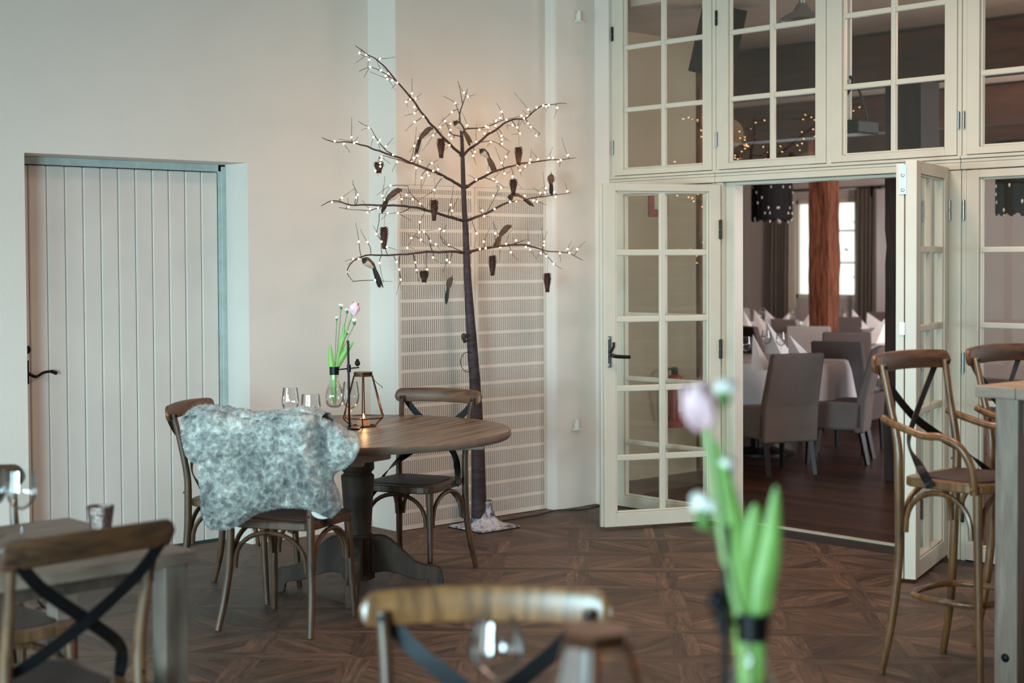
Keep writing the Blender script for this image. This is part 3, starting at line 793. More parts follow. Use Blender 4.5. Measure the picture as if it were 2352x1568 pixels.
def vase(label, x, y, z, sx, rz, fg=False, arm=.070):
    """stand rod at the origin; bulb hangs on the -sx side. local X = picture right"""
    t = thing('bulb_vase', label, 'vase', (x, y, z), rz)
    MB().box(-.055*0-.10, .05, -.05, .05, 0, .008).build('base', 'black', t, bevel=.002)
    MB().tube([(0, 0, .005), (-.004*sx, 0, .42)], .0055, 10).build('rod', 'black', t, True)
    a = MB().tube([(-sx*(arm-.018), 0, .282), (sx*(arm-.022), 0, .292)], .0035, 8).tube([(0, 0, .270), (-.001, 0, .305)], .0095, 10)
    a.build('cross_arm', 'black', t, True)
    MB().ball((sx*(arm-.030), 0, .312), .013, 8, (1, 1, 1.1)).ball((sx*(arm-.030), 0, .325), .008, 8).build('bird_knob', 'black', t, True)
    bx = -sx*arm
    T = Matrix.Translation((bx, 0, 0))
    MB().shell([(.022, .258), (.0225, .296), (.020, .296), (.020, .258)], 24, T).build('collar', 'black', t, True)
    q = [(p.x, p.y) for p in spline([(.019, .285, 0), (.019, .255, 0), (.022, .225, 0), (.038, .190, 0), (.0455, .155, 0), (.040, .120, 0), (.022, .104, 0), (.001, .102, 0)], 4)]
    MB().shell(q, 32, T).build('glass_bulb', 'glass', t, True)
    MB().lathe([(.001, .1045), (.021, .106), (.038, .121), (.0435, .155), (.037, .186), (.030, .198), (.001, .198)], 28, T).build('water', 'glass', t, True)
    # flowers
    fwn = 'pink tulip with white carnations in the '+('near blurred bulb vase' if fg else 'bulb vase beside the sheepskin')
    F = thing('tulip_bouquet', fwn, 'flowers', (x, y, z), rz); o = bx
    k = -1 if fg else 1
    P = lambda a, b, c=0.: (o+k*a, c, b)
    if not fg:
        MB().tube(spline([P(0, .112), P(.004, .25), P(.030, .38), P(.062, .47), P(.086, .542)]), .0042, 8).build('tulip_stem', 'stem', F, True)
        hd_, hc = (.30, 0, 1), P(.087, .538)
        blooms = [(.034, .585, .013), (.062, .565, .013), (.096, .515, .016), (.013, .528, .010), (.062, .459, .010)]
        lv = [([P(0, .12), P(-.008, .26), P(-.016, .33), P(-.019, .404)], .017), ([P(0, .26), P(.025, .32), P(.055, .365), P(.092, .414)], .016), ([P(.012, .30), P(.03, .38), P(.042, .44), P(.048, .50)], .013)]
    else:
        MB().tube(spline([P(0, .112), P(.008, .25), P(.035, .36), P(.050, .46), P(.064, .56)]), .0060, 8).build('tulip_stem', 'stem', F, True)
        hd_, hc = (-.22, 0, 1), P(.067, .553)
        blooms = [(.038, .612, .019), (.035, .507, .017), (.066, .449, .026)]
        lv = [([P(.0, .12), P(.006, .26), P(.02, .38), P(.035, .46), P(.052, .54)], .021), ([P(0, .13), P(-.010, .29), P(-.026, .38), P(-.034, .475)], .018), ([P(.01, .24), P(.012, .33), P(-.002, .41), P(-.004, .45)], .016)]
    mb = MB(); petal_cup(mb, hc, hd_, .027 if not fg else .025, .066 if not fg else .068); mb.build('tulip_head', 'pink', F, True)
    for (a, b, r) in blooms:
        cc = V(P(a, b, .008)); fl_ = MB().tube(spline([P(.004, .27), P(a*.45, .38, .006), cc-V((0, 0, r*1.2))]), .0016, 6).build('carnation_stem', 'calyx', F, True)
        MB().ball(cc-V((0, 0, r*.7)), r*.5, 8, (1, 1, 1.6)).build('bud', 'calyx', fl_, True)
        bl = MB()
        for q_ in range(9):
            an = 2.4*q_; e = random.uniform(.5, 1.); bl.ball(cc+V((math.cos(an)*r*.5*e, math.sin(an)*r*.5*e, r*.35*random.uniform(-.4, 1))), r*.5, 6, (1, 1, .75))
        bl.build('petals', 'white', fl_, True)
    for pa, w_ in lv:
        mb = MB(); v_, f_ = leafblade(pa, w_, (0, 1, .2)); mb.add(v_, f_); mb.build('leaf', 'green', F, True)
vase('glass bulb vase on a black stand, on the round table beside the lantern', -5.906, 4.364, .76, 1, YAW)
vase('large blurred glass bulb vase on a black stand in the right foreground', -1.387, 1.67, .76, -1, YAW, True, .040)
# ------------------------------------------------------------------ sheepskin over the chair back
def sheepskin():
    p, f = SK                       # chair origin and facing
    nrm = V((-f.x, -f.y, 0))        # towards the camera side (behind the back)
    pl = V((p.x, p.y, 0))+nrm*.315  # plane just behind the back rail
    def hit(x, y):
        d = ray(x, y); return CAM+d*((pl-CAM).dot(nrm)/d.dot(nrm))
    top = [(420, 968), (438, 946), (500, 944), (540, 952), (600, 957), (650, 952), (700, 946), (735, 958), (775, 975), (806, 998)]
    right = [(806, 998), (822, 1022), (812, 1052), (792, 1072), (772, 1082), (762, 1098), (774, 1125), (785, 1152), (781, 1172), (770, 1184)]
    bottom = [(486, 1216), (520, 1214), (560, 1198), (592, 1178), (630, 1166), (665, 1162), (700, 1166), (728, 1170), (748, 1180), (770, 1184)]
    left = [(420, 968), (422, 1000), (430, 1030), (446, 1056), (462, 1066), (466, 1100), (468, 1140), (466, 1170), (472, 1198), (486, 1216)]
    def samp(c, t):
        P = spline([(a, b, 0) for a, b in c], 8); k = t*(len(P)-1); i = min(int(k), len(P)-2); return P[i].lerp(P[i+1], k-i)
    NU, NV = 150, 110; G = []
    for j in range(NV+1):
        v = j/NV; Lp, Rp = samp(left, v), samp(right, v); row = []
        for i in range(NU+1):
            u = i/NU; T, B = samp(top, u), samp(bottom, u)
            q = T*(1-v)+B*v+Lp*(1-u)+Rp*u-(V((420, 968, 0))*(1-u)*(1-v)+V((806, 998, 0))*u*(1-v)+V((486, 1216, 0))*(1-u)*v+V((770, 1184, 0))*u*v)
            row.append(q)
        G.append(row)
    vs = []; out = []
    for j in range(NV+1):
        for i in range(NU+1):
            q = G[j][i]; w_ = hit(q.x, q.y); u, v = i/NU, j/NV
            edge = min(u, 1-u, 1-v, .35)*1.0; e = min(1, edge/.06)
            off = .015+.020*e
            if v < .10: off -= .035*(1-v/.10)**2           # rolls over the rail
            # folds: valley under the right shoulder, ridge down the right side, lift at the left flap
            xv = 742+22*max(0, (q.y-1000)/120); dx = (q.x-xv)/15; off -= .068*math.exp(-dx*dx)*min(1, max(0, (q.y-950)/40))*min(1, max(0, (1100-q.y)/60))
            off += .030*math.exp(-((q.x-(712+.25*(q.y-1000)))/26)**2)
            off -= .022*math.exp(-((q.x-(458+.04*(q.y-1000)))/12)**2)*(1 if q.y < 1100 else .4)
            off += .018*math.sin(q.x*.03+q.y*.012)
            n1 = noise.noise(w_*26); n2 = noise.noise(w_*55+V((3, 1, 7)))
            wv = 1-abs(noise.noise(w_*27+V((9, 9, 2))))*2.6
            off += .024*wv*e+.010*n1*e+.006*n2*e
            side = .005*noise.noise(w_*40)
            w_ = w_+nrm*off+V((0, 0, side)); vs.append(w_)
    W_ = NU+1
    fs = [(j*W_+i, (j+1)*W_+i, (j+1)*W_+i+1, j*W_+i+1) for j in range(NV) for i in range(NU)]
    # leather side: offset copy
    o = len(vs)
    for j in range(NV+1):
        for i in range(NU+1):
            vs.append(vs[j*W_+i]-nrm*.024)
    back = [(o+a, o+d, o+c, o+b) for a, b, c, d in fs]
    rim = []
    ids = [i for i in range(W_)]+[j*W_+NU for j in range(1, NV+1)]+[NV*W_+i for i in range(NU-1, -1, -1)]+[j*W_ for j in range(NV-1, 0, -1)]
    for k in range(len(ids)): a, b = ids[k], ids[(k+1) % len(ids)]; rim.append((a, b, o+b, o+a))
    t = thing('sheepskin', 'shaggy grey sheepskin draped over the back of the chair at the round table', 'sheepskin', (pl.x, pl.y, .9))
    loc = V((pl.x, pl.y, .9))
    def bld(nm, v_, f_, mt, sm=True):
        m_ = MB(); m_.v = [tuple(V(q)-loc) for q in v_]; m_.f = f_; return m_.build(nm, mt, t, sm)
    bld('fleece', vs[:o]+vs[o:], fs+rim, 'fleece')
    bld('hide', vs, back, 'hide')
    # part that goes over the rail and hangs down in front
    fv = []; ff = []; NB = 14
    for j in range(NB+1):
        for i in range(0, 61):
            u = i/60*.80; a = samp(top, u); w_ = hit(a.x, a.y); v = j/NB
            ang = min(1, v*3)*math.pi; dep = .055*(1-math.cos(ang))/2*2
            zz = .030*math.sin(ang)-max(0, v-.33)*.26
            q = w_-nrm*(dep-.02)+V((0, 0, zz-.01)); q += nrm*(-.015*noise.noise(q*30)); q.z += .012*noise.noise(q*22); fv.append(q)
    for j in range(NB):
        for i in range(60): ff.append((j*61+i, (j+1)*61+i, (j+1)*61+i+1, j*61+i+1))
    bld('front_flap', fv, ff, 'fleece')
    # turned-up lower corner showing the white leather
    c = hit(748, 1172)+nrm*.03; cr = []
    for i in range(9):
        a = math.pi*i/8; cr.append((c+CR*(-.045*math.cos(a))+V((0, 0, -.030*math.sin(a)))))
    m_ = MB(); m_.v = [tuple(q-loc) for q in cr]; m_.f = [tuple(range(9))]; m_.build('turned_corner', 'hide', t)
    # wool locks: short curved tufts rooted on the surface
    rv = []; rf = []; rnd = random.Random(3)
    def tuft(b, n_, L, w0):
        tdir = V((rnd.uniform(-1, 1), rnd.uniform(-1, 1), rnd.uniform(-1.2, .5))); dr = (n_*1.0+tdir*.65).normalized()
        sd = dr.cross(V((rnd.uniform(-1, 1), rnd.uniform(-1, 1), rnd.uniform(-1, 1)))).normalized()
        bend = V((rnd.uniform(-1, 1), rnd.uniform(-1, 1), rnd.uniform(-1, 0)))*.35
        k = len(rv); p1 = b+dr*L*.5; p2 = b+(dr+bend).normalized()*L
        rv.extend([b-sd*w0, b+sd*w0, p1+sd*w0*.8, p1-sd*w0*.8, p2]); rf.extend([(k, k+1, k+2, k+3), (k+3, k+2, k+4)])
    for _ in range(42000):
        i, j = rnd.uniform(0, NU-.01), rnd.uniform(0, NV-.01)
        if rnd.random() < .22:
            q_ = rnd.random()
            if q_ < .35: j = rnd.choice((0, NV-.01))
            elif q_ < .7: i = rnd.choice((0, NU-.01))
        ii, jj = int(i), int(j); a = V(vs[jj*W_+ii]); b = V(vs[jj*W_+ii+1]); c = V(vs[(jj+1)*W_+ii])
        n_ = (c-a).cross(b-a); n_ = n_.normalized() if n_.length > 1e-12 else nrm
        if n_.dot(nrm) < 0: n_ = -n_
        pt = a+(b-a)*(i-ii)+(c-a)*(j-jj); u, v = i/NU, j/NV
        ed = V((0, 0, 0))
        if u < .03: ed -= CR
        if u > .97: ed += CR
        if v < .03: ed += V((0, 0, 1))
        if v > .97: ed -= V((0, 0, 1))
        tuft(pt-n_*.003, (n_+ed*1.3).normalized(), rnd.uniform(.005, .012), .0011)
    for _ in range(6000):
        i, j = rnd.randrange(60), rnd.randrange(NB); a = V(fv[j*61+i]); b = V(fv[j*61+i+1]); c = V(fv[(j+1)*61+i])
        n_ = (c-a).cross(b-a).normalized()
        if n_.z < 0 and j < 6: n_ = -n_
        tuft(a+(b-a)*rnd.random()+(c-a)*rnd.random(), n_, rnd.uniform(.006, .012), .0011)
    o_ = bld('wool', rv, rf, 'fleece', False)
sheepskin()
# ------------------------------------------------------------------ lit tree
TX = -6.72
def cr1(x, y): return (700+x/2.45, 80+y/2.45)
TREE = thing('lit_twig_tree', 'bare artificial tree with warm fairy lights standing on a frosted base', 'tree', (TX, 5.93, 0))
TL = V((TX, 5.93, 0))
def tp(x, y, off=0.): return onX(*cr1(x, y), TX+off)
def tb(mb, name, mat, sm=True, parent=TREE):
    m_ = MB(); m_.v = [tuple(V(p)-TL) for p in mb.v]; m_.f = mb.f; return m_.build(name, mat, parent, sm)
tr = [(1100, 1188), (1098, 1050), (1092, 900), (1082, 760), (1074, 640), (1070, 540), (1066, 470), (1063, 380), (1061, 320), (1058, 292)]
tw = [.050, .044, .036, .031, .024, .019, .016, .0135, .011, .008]
tpts = [onX(x, y, TX) for x, y in tr]; q = spline(tpts, 5); rad = []
for i in range(len(q)):
    k = i/5; a = int(k); b = min(a+1, 9); rad.append((tw[min(a, 9)]*(1-(k-a))+tw[b]*(k-a))*.92*(1+.05*noise.noise(V((0, 0, i*.9)))))
tb(MB().tube(q, rad, 16), 'trunk', 'bark')
nb = MB()
for x, y, r in ((1072, 428, .019), (1069, 505, .021), (1076, 578, .024), (1061, 357, .016)):
    nb.ball(onX(x, y, TX), r, 8, (1, 1, .55))
nb.tube(spline([onX(1072, 772, TX+.02), onX(1064, 770, TX+.03), onX(1068, 785, TX+.02)]), .012, 8)
tb(nb, 'branch_collars', 'bark')
loop = []
for i in range(17):
    a = math.pi*.35+math.pi*1.3*i/16; loop.append(onX(1075+17*math.cos(a), 831+23*math.sin(a), TX+.045))
tb(MB().tube(loop, .0022, 6), 'wire_loop', 'cable')
# frosted foot flaring onto a square plate
sk = MB(); n_ = 24; vs = []; fs = []
for k, (r, z) in enumerate(((.155, .014), (.125, .022), (.095, .035), (.068, .065), (.052, .11), (.046, .16))):
    for i in range(n_):
        a = 2*math.pi*i/n_; sq_ = 1/max(abs(math.cos(a)), abs(math.sin(a))); m_ = max(0, 1-k/2.5); rr = r*(1+(sq_-1)*m_)*(1+.12*math.sin(5*a)*(1-m_)*(k < 5))
        if k < 2: rr = r*(1+(min(sq_, 1.38)-1)*m_)*.93
        vs.append((TX+rr*math.cos(a), 5.93+rr*math.sin(a), z))
for k in range(5):
    for i in range(n_): j = (i+1) % n_; fs.append((k*n_+i, k*n_+j, (k+1)*n_+j, (k+1)*n_+i))
sk.add(vs, fs)
tb(sk, 'frosted_foot', 'snow'); tb(MB().box(TX-.145, TX+.145, 5.785, 6.075, .004, .016), 'base_plate', 'snow', False)
tb(MB().box(TX-.147, TX+.147, 5.783, 6.077, 0, .006), 'base_rim', 'black', False)
BR = [  # (points, start radius, depth offset towards the room at the tip)
 ([(885, 680), (790, 590), (700, 490), (610, 370), (520, 265), (425, 155), (345, 105), (288, 62)], .0085, .25),
 ([(520, 265), (440, 210), (370, 182), (308, 205)], .0035, .27), ([(890, 858), (780, 795), (640, 735), (500, 680), (380, 640), (280, 608), (170, 600), (92, 577)], .0090, .33),
 ([(500, 680), (420, 610), (370, 530), (300, 485)], .0035, .20), ([(640, 735), (550, 710), (430, 680), (398, 760)], .0035, .30),
 ([(895, 1048), (750, 1005), (600, 968), (440, 960), (260, 955), (160, 930), (90, 965)], .0090, .30), ([(440, 960), (350, 990), (190, 970)], .0035, .26),
 ([(600, 968), (530, 1003), (420, 1005)], .003, .10), ([(690, 990), (600, 900), (580, 850)], .003, .08), ([(905, 1222), (720, 1222), (500, 1240), (320, 1245), (240, 1320), (268, 1388)], .0075, .36),
 ([(890, 682), (980, 600), (1070, 535), (1160, 480), (1240, 470), (1330, 400), (1400, 390), (1475, 385)], .0085, .02), ([(888, 528), (1020, 520), (1120, 480), (1220, 455)], .0045, .10),
 ([(905, 858), (1000, 800), (1090, 760), (1200, 730), (1330, 710), (1440, 700), (1525, 690)], .0085, .05), ([(915, 1045), (1020, 1005), (1130, 950), (1240, 925), (1370, 905), (1500, 890)], .0085, .03),
 ([(925, 1222), (1010, 1200), (1150, 1185), (1250, 1180), (1340, 1210), (1480, 1230), (1565, 1265)], .0085, .06), ([(1150, 1185), (1250, 1150)], .004, .06), ([(1340, 1210), (1400, 1288), (1447, 1318)], .003, .08),
 ([(880, 520), (873, 450), (895, 370), (918, 305)], .0055, .04), ([(873, 450), (845, 385), (782, 345)], .003, -.02), ([(890, 395), (862, 262)], .003, .02),
 ([(888, 575), (830, 560), (800, 500), (770, 480)], .004, .06), ([(1240, 470), (1275, 515), (1325, 555)], .003, .06), ([(1160, 480), (1190, 515), (1210, 555)], .003, .05), ([(1000, 800), (1080, 827), (1120, 860)], .003, .1),
 ([(980, 600), (1060, 600), (1150, 655)], .003, .1), ([(905, 1222), (780, 1170), (760, 1095)], .003, .10), ([(720, 1222), (690, 1130), (640, 1110), (575, 1195)], .003, .16), ([(1020, 1005), (1090, 870), (1075, 850)], .002, .14)]
samples = []; br = []
for pts, r0, tip in BR:
    n = len(pts); P3 = [tp(x, y, tip*i/(n-1)) for i, (x, y) in enumerate(pts)]
    s_ = spline(P3, 6); m_ = len(s_); px = spline([(x, y, 0) for x, y in pts], 6)
    kk = [s_[i]+V((noise.noise(s_[i]*14), noise.noise(s_[i]*14+V((5, 0, 0))), noise.noise(s_[i]*14+V((0, 5, 0)))))*.006 for i in range(m_)]
    tb(MB().tube(kk, [max(.0014, r0*(1-.85*i/m_)) for i in range(m_)], 7), 'branch', 'bark')
    for i in range(m_): samples.append((px[i].x, px[i].y, kk[i]))
LED = '''308,102 345,112 362,140 422,135 368,182 428,200 470,218 456,230 466,248 492,255 520,270 603,330 593,360 623,358 572,377 617,405 617,440 667,460 762,520 722,565 641,585 814,622 826,582 789,485 820,500 820,535 812,562 616,625 635,680 618,490 168,598 220,612 262,577 278,608 291,605 360,522 387,577 412,605 422,592 457,628 497,675 432,686 430,702 424,722 425,740 397,765 520,715 613,693 597,715 648,712 627,748 715,722 750,757 690,775 723,765 697,790 658,804 777,797 209,917 153,941 246,968 290,915 298,900 352,998 367,980 413,975 482,848 436,905 447,928 545,923 572,900 607,925 649,950 525,1003 466,1002 648,1053 730,873 821,956 829,989 273,1260 239,1333 303,1260 304,1163 353,1165 403,1120 432,1163 462,1193 421,1283 518,1277 532,1320 540,1377 577,1198 600,1143 644,1110 671,1108 653,1153 707,1160 737,1178 759,1092 782,1102 810,1182 622,1280 629,1323 722,1252 688,1320 800,1266 815,1280 395,1380 895,325 917,347 847,384 828,435 1107,433 1099,467 1077,483 1135,478 1073,510 1020,515 1032,520 983,533 1012,556 1047,548 965,602 1107,567 1110,590 1110,612 1047,602 1258,420 1253,457 1233,470 1219,455 1305,408 1342,398 1358,403 1373,395 1420,410 1257,497 1272,518 1303,567 1195,520 1210,555 1170,508 958,657 948,680 913,510 1480,678 1441,705 1425,712 1396,693 1373,692 1312,700 1270,702 1265,720 1212,762 1240,740 1197,732 1132,686 1108,720 1170,797 1125,780 1105,860 1080,827 1060,812 982,815 965,815 1030,775 1477,880 1412,910 1404,885 1356,863 1352,887 1325,890 1308,938 1287,932 1237,905 1235,925 1155,940 1190,935 1068,980 1062,905 1000,988 1010,1020 1533,1206 1490,1227 1478,1205 1435,1228 1400,1288 1360,1245 1328,1228 1347,1163 1346,1183 1244,1193 1260,1170 1268,1208 1188,1157 1133,1175 1100,1195 1160,1223 1093,1130 1072,1117 967,1117 1007,1163 1018,1200 985,1205'''
rnd = random.Random(5); rest = MB(); twg = MB(); cnt = 0
for tok in LED.split():
    x, y = map(int, tok.split(',')); best = min(samples, key=lambda s: (s[0]-x)**2+(s[1]-y)**2)
    dpx = math.hypot(best[0]-x, best[1]-y); base = best[2]
    off = base.x-TX+rnd.uniform(-.02, .05); c = tp(x, y, max(-.06, off))
    if dpx > 7:
        md = base.lerp(c, .5)+V((rnd.uniform(-1, 1), rnd.uniform(-1, 1), rnd.uniform(-1, 1)))*.008
        twg.tube(spline([base, md, c], 4), .0019, 5)
    # thin tip beyond the lamp
    dr = (c-base); dr = dr.normalized() if dr.length > .004 else V((0, rnd.choice((-1, 1)), .4)).normalized()
    dr = (dr+V((rnd.uniform(-.5, .5), rnd.uniform(-.5, .5), rnd.uniform(-.5, .6)))).normalized(); Lt = rnd.uniform(.04, .12)
    bd = V((rnd.uniform(-1, 1), rnd.uniform(-1, 1), rnd.uniform(-1, 1)))*.035
    twg.tube(spline([c, c+dr*Lt*.5+bd*.4, c+dr*Lt+bd], 4), [.0013]*5+[.0010]*4, 5)
    if cnt < 100: tb(MB().ball(c, .0052, 8), 'light_bulb', 'led')
    else: rest.ball(c, .0052, 8)
    cnt += 1
tb(rest, 'light_bulbs', 'led')['kind'] = 'stuff'
tb(twg, 'twigs', 'twig')['kind'] = 'stuff'
# glow of the lamps, carried by a few soft small lights set among the branches
for x, y in ((1300, 470), (1230, 720), (1300, 930), (1250, 1190), (640, 600), (400, 640), (700, 740), (600, 1150)):
    l = bpy.data.lights.new('fairy_glow', 'POINT'); l.energy = .62 if x > 1000 else .25; l.color = (1, .60, .30); l.shadow_soft_size = .10
    lo = bpy.data.objects.new('fairy_glow', l); C.objects.link(lo); lo.location = tp(x, y, .16)
# ------------------------------------------------------------------ pine cones on strings
def cone(i, x, y0, y1, ys, label, width=1., xs=None):
    """x,y0,y1: picture position of the hanging cone; ys: where its string starts"""
    off = .12; a = onX(x, y0, TX+off); b = onX(x, y1, TX+off); L = max(.05, (a.z-b.z)); R = (.027 if L > .08 else .030)*width
    c = thing('pine_cone', label, 'pine cone', (a.x, a.y, a.z), group='pine cones hanging in the lit tree')
    pr = [(.002, 0), (R*.55, -L*.05), (R*.72, -L*.3), (R*.6, -L*.65), (R*.38, -L*.93), (.003, -L)]
    core = MB().lathe(pr, 14); nS = int(38+L*420); sc = MB()
    for k in range(nS):
        u = (k+.5)/nS; an = k*2.39996; r = R*(.62+.38*math.sin(math.pi*min(1, u*1.1+.12)))*(1-.35*u); z = -L*(.03+.95*u)
        o_ = V((math.cos(an), math.sin(an), 0)); sd = V((-o_.y, o_.x, 0)); p0 = o_*r*.45+V((0, 0, z)); tipp = o_*r*1.22+V((0, 0, z+.006 if u < .8 else z-.004))
        wv = R*.30
        sc.add([p0-sd*wv*.5, p0+sd*wv*.5, p0*.35+tipp*.65+sd*wv+V((0, 0, .002)), tipp, p0*.35+tipp*.65-sd*wv+V((0, 0, .002)), p0+V((0, 0, -.004))], [(0, 1, 2, 3, 4), (0, 4, 5), (1, 5, 2), (4, 3, 5), (3, 2, 5)])
    core.build('core', 'cone', c, True); sc.build('scales', 'cone', c)
    s0 = onX(xs or x, ys, TX+off*.85)-a; MB().tube([(0, 0, -.004), s0*.5+V((.003, .003, 0)), s0], .0013, 5).build('string', 'string', c)
CN = [(1013, 318, 363, 300, 'long brown pine cone hanging below the bird on the upper left branch'),
 (1191, 338, 380, 276, 'long pine cone hanging highest on the right, on a long string'),
 (1179, 412, 447, 382, 'pine cone hanging right of the trunk just above the bird lying on a branch'),
 (870, 373, 397, 357, 'spiky pine cone seen end-on at the far left of the upper branches'),
 (997, 459, 507, 400, 'long pine cone hanging in front of the left branch at the panel top'),
 (882, 521, 572, 468, 'pine cone hanging on a long string from the left branch below the black-capped bird'),
 (974, 622, 648, 582, 'small round pine cone hanging under the lowest left branch before the perforated panel'),
 (1131, 587, 633, 560, 'pine cone hanging below the lowest right branch, close to the trunk'),
 (1257, 627, 671, 578, 'lowest and rightmost pine cone, hanging from the right branch tip')]
for i, c in enumerate(CN): cone(i, *c)
# ------------------------------------------------------------------ birds
def bird(head, body, rump, tailend, label, scale=1., tailmat='birdblack', blackcap=True, off=.10, bushy=1., belly=(0, 0, -1)):
    pts = [onX(*p, TX+off) for p in (head, body, rump)]; te = onX(*tailend, TX+off+.02)
    o0 = pts[1]; t = thing('bird_ornament', label, 'bird ornament', o0, group='bird ornaments in the lit tree')
    H, B, R_p = [p-o0 for p in pts]; T = te-o0; ax = (H-R_p).normalized(); s = .021*scale
    path = spline([H+ax*.004, H*.65+B*.35, B, B*.4+R_p*.6, R_p], 6); n = len(path); rr = []
    for i in range(n):
        u = i/(n-1); rr.append(s*(.05 if i == 0 else (.55+.6*math.sin(math.pi*min(1, u*1.15)**.9))*(1-.35*u)*(1 if u > .06 else .8)))
    MB().tube(path, rr, 14).build('body', 'birdback', t, True)
    dn = V(belly); dn = (dn-ax*dn.dot(ax)).normalized()
    MB().tube([q_+dn*s*.32+V((.006, 0, 0)) for q_ in path[4:-4]], [r_*.80 for r_ in rr[4:-4]], 12).build('belly', 'birdbelly', t, True)
    MB().ball(H-ax*.002, s*.66, 10, (1, 1, .92)).build('head', 'birdblack' if blackcap else 'birdback', t, True)
    bk = (ax+V((0, 0, -.1))).normalized(); MB().tube([H+ax*s*.5, H+ax*s*.5+bk*s*.75], [s*.16, s*.02], 8).build('beak', 'beak', t, True)
    side = ax.cross(dn)
    for sg in (-1, 1):
        b0 = H*.35+B*.65+side*sg*s*.62-dn*s*.25; w_ = [b0, b0*.4+(R_p-dn*s*.1+side*sg*s*.5)*.6, R_p*.8+T*.2-dn*s*.2+side*sg*s*.25]
        MB().tube(spline(w_, 5), [s*.28, s*.42, s*.48, s*.48, s*.45, s*.4, s*.34, s*.28, s*.22, s*.15, s*.05], 8).build('wing', 'birdback', t, True)
    tl = MB(); rnd2 = random.Random(len(label)*7+ord(label[20]))
    for k in range(7):
        j_ = V((rnd2.uniform(-1, 1), rnd2.uniform(-1, 1), rnd2.uniform(-1, 1)))*.008*bushy; e = T+j_*1.6
        tl.tube(spline([R_p*.9+B*.1, R_p.lerp(T, .5)+j_+V((0, 0, .004)), e], 5), [s*.30*bushy, s*.34*bushy, s*.36*bushy, s*.36*bushy, s*.34*bushy, s*.32*bushy, s*.30, s*.26, s*.2, s*.14, s*.04], 6)
    tl.build('tail', tailmat, t, True)
    MB().ball(H+side*s*.5-dn*s*.12, s*.12, 6).ball(H-side*s*.5-dn*s*.12, s*.12, 6).build('eyes', 'black', t, True)
    return t
bird((990, 297), (980, 304), (965, 318), (955, 352), 'bird ornament on the upper left branch, head right, thin tail hanging left', 1.05, 'birdblack')
bird((1046, 282), (1056, 290), (1064, 300), (1081, 333), 'pale-bellied bird ornament perched at the very top of the trunk', 1.0, 'birdrust', belly=(0, -.4, -1))
bird((1106, 346), (1113, 352), (1122, 362), (1134, 392), 'bird ornament with a bushy brown tail, right of the trunk under the top branch', 1.0, 'birdrust', bushy=1.35)
bird((1266, 404), (1266, 411), (1266, 420), (1265, 447), 'bird ornament seen from behind at the far right, tail straight down', 1.05, 'birdblack', False)
bird((918, 438), (904, 447), (889, 458), (878, 487), 'black-capped bird ornament perched on the left branch at the height of the panel top', 1.15, 'birdblack')
bird((1171, 453), (1188, 452), (1202, 456), (1224, 470), 'bird ornament lying along the right branch, tail to the right', 1.05, 'birdblack')
bird((1170, 521), (1160, 530), (1149, 541), (1138, 566), 'bird ornament sitting upright on the lowest right branch near the trunk', 1.1, 'birdrust')
bird((837, 597), (847, 604), (859, 614), (874, 657), 'bird ornament under the lowest left branch, head up left, long dark tail', 1.15, 'birdblack')
bl_ = bird((1036, 641), (1034, 649), (1030, 660), (1025, 696), 'bird ornament with a green-black tail hanging against the perforated panel beside the trunk', 1.0, 'birdgreen', False)
a = onX(1034, 578, TX+.10)-onX(1034, 649, TX+.10)
MB().tube([(0, 0, .012), a], .0008, 4).build('thread', 'string', bl_)
# ------------------------------------------------------------------ small things on walls and floor
for (x, y, lab) in ((1331, 38, 'white door-catch bracket on the corner wall near the picture top'), (1327, 976, 'white door-catch bracket on the corner wall at knee height beside the open glass door')):
    p = onX(x, y, -6.885+.02)
    t = thing('wall_bracket', lab, 'bracket', p)
    MB().box(-.02, .004, -.028, .035, -.035, -.024).build('plate', 'plastic', t, bevel=.003)
    MB().tube([(-.002, .0, -.026), (-.002, .0, .035)], .012, 12).box(-.02, -.004, -.008, .008, -.03, .02).build('peg', 'plastic', t, True)
cb = [(1142, 1200), (1160, 1195), (1200, 1188), (1240, 1181), (1258, 1173), (1275, 1169), (1310, 1171), (1345, 1169), (1375, 1161), (1400, 1152)]
pts = [fl(x, y, .006) for x, y in cb]
for i in range(len(pts)): pts[i].x = max(pts[i].x, -6.85)
m_ = MB().tube(spline(pts, 5), .004, 6); o = m_.build('power_cord', 'cable', None, True); tag(o, 'thin black power cord lying on the floor from the tree base toward the glass door', 'cord')
# ------------------------------------------------------------------ far room
ZF = 3.15
fw = MB()
wy = 18.15; wx0, wx1, wz0, wz1 = -13.74, -12.66, 1.0, 2.41
fw.box(-18, wx0, wy, wy+.10, 0, ZF).box(wx1, 3, wy, wy+.10, 0, ZF).box(wx0, wx1, wy, wy+.10, 0, wz0).box(wx0, wx1, wy, wy+.10, wz1, ZF)
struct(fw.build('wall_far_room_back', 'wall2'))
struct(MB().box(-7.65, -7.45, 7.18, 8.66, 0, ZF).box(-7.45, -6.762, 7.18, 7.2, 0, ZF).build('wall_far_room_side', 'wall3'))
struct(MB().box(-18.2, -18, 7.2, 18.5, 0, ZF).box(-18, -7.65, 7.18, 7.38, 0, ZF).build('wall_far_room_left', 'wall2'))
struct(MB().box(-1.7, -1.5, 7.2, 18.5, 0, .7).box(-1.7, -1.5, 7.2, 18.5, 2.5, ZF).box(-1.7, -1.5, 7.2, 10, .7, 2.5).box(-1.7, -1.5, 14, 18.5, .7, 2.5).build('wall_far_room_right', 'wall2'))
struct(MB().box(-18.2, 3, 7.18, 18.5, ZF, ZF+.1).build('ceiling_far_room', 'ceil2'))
t = struct(thing('window_9', None, None, (wx0, wy, wz0)))
W2, H2 = wx1-wx0, wz1-wz0
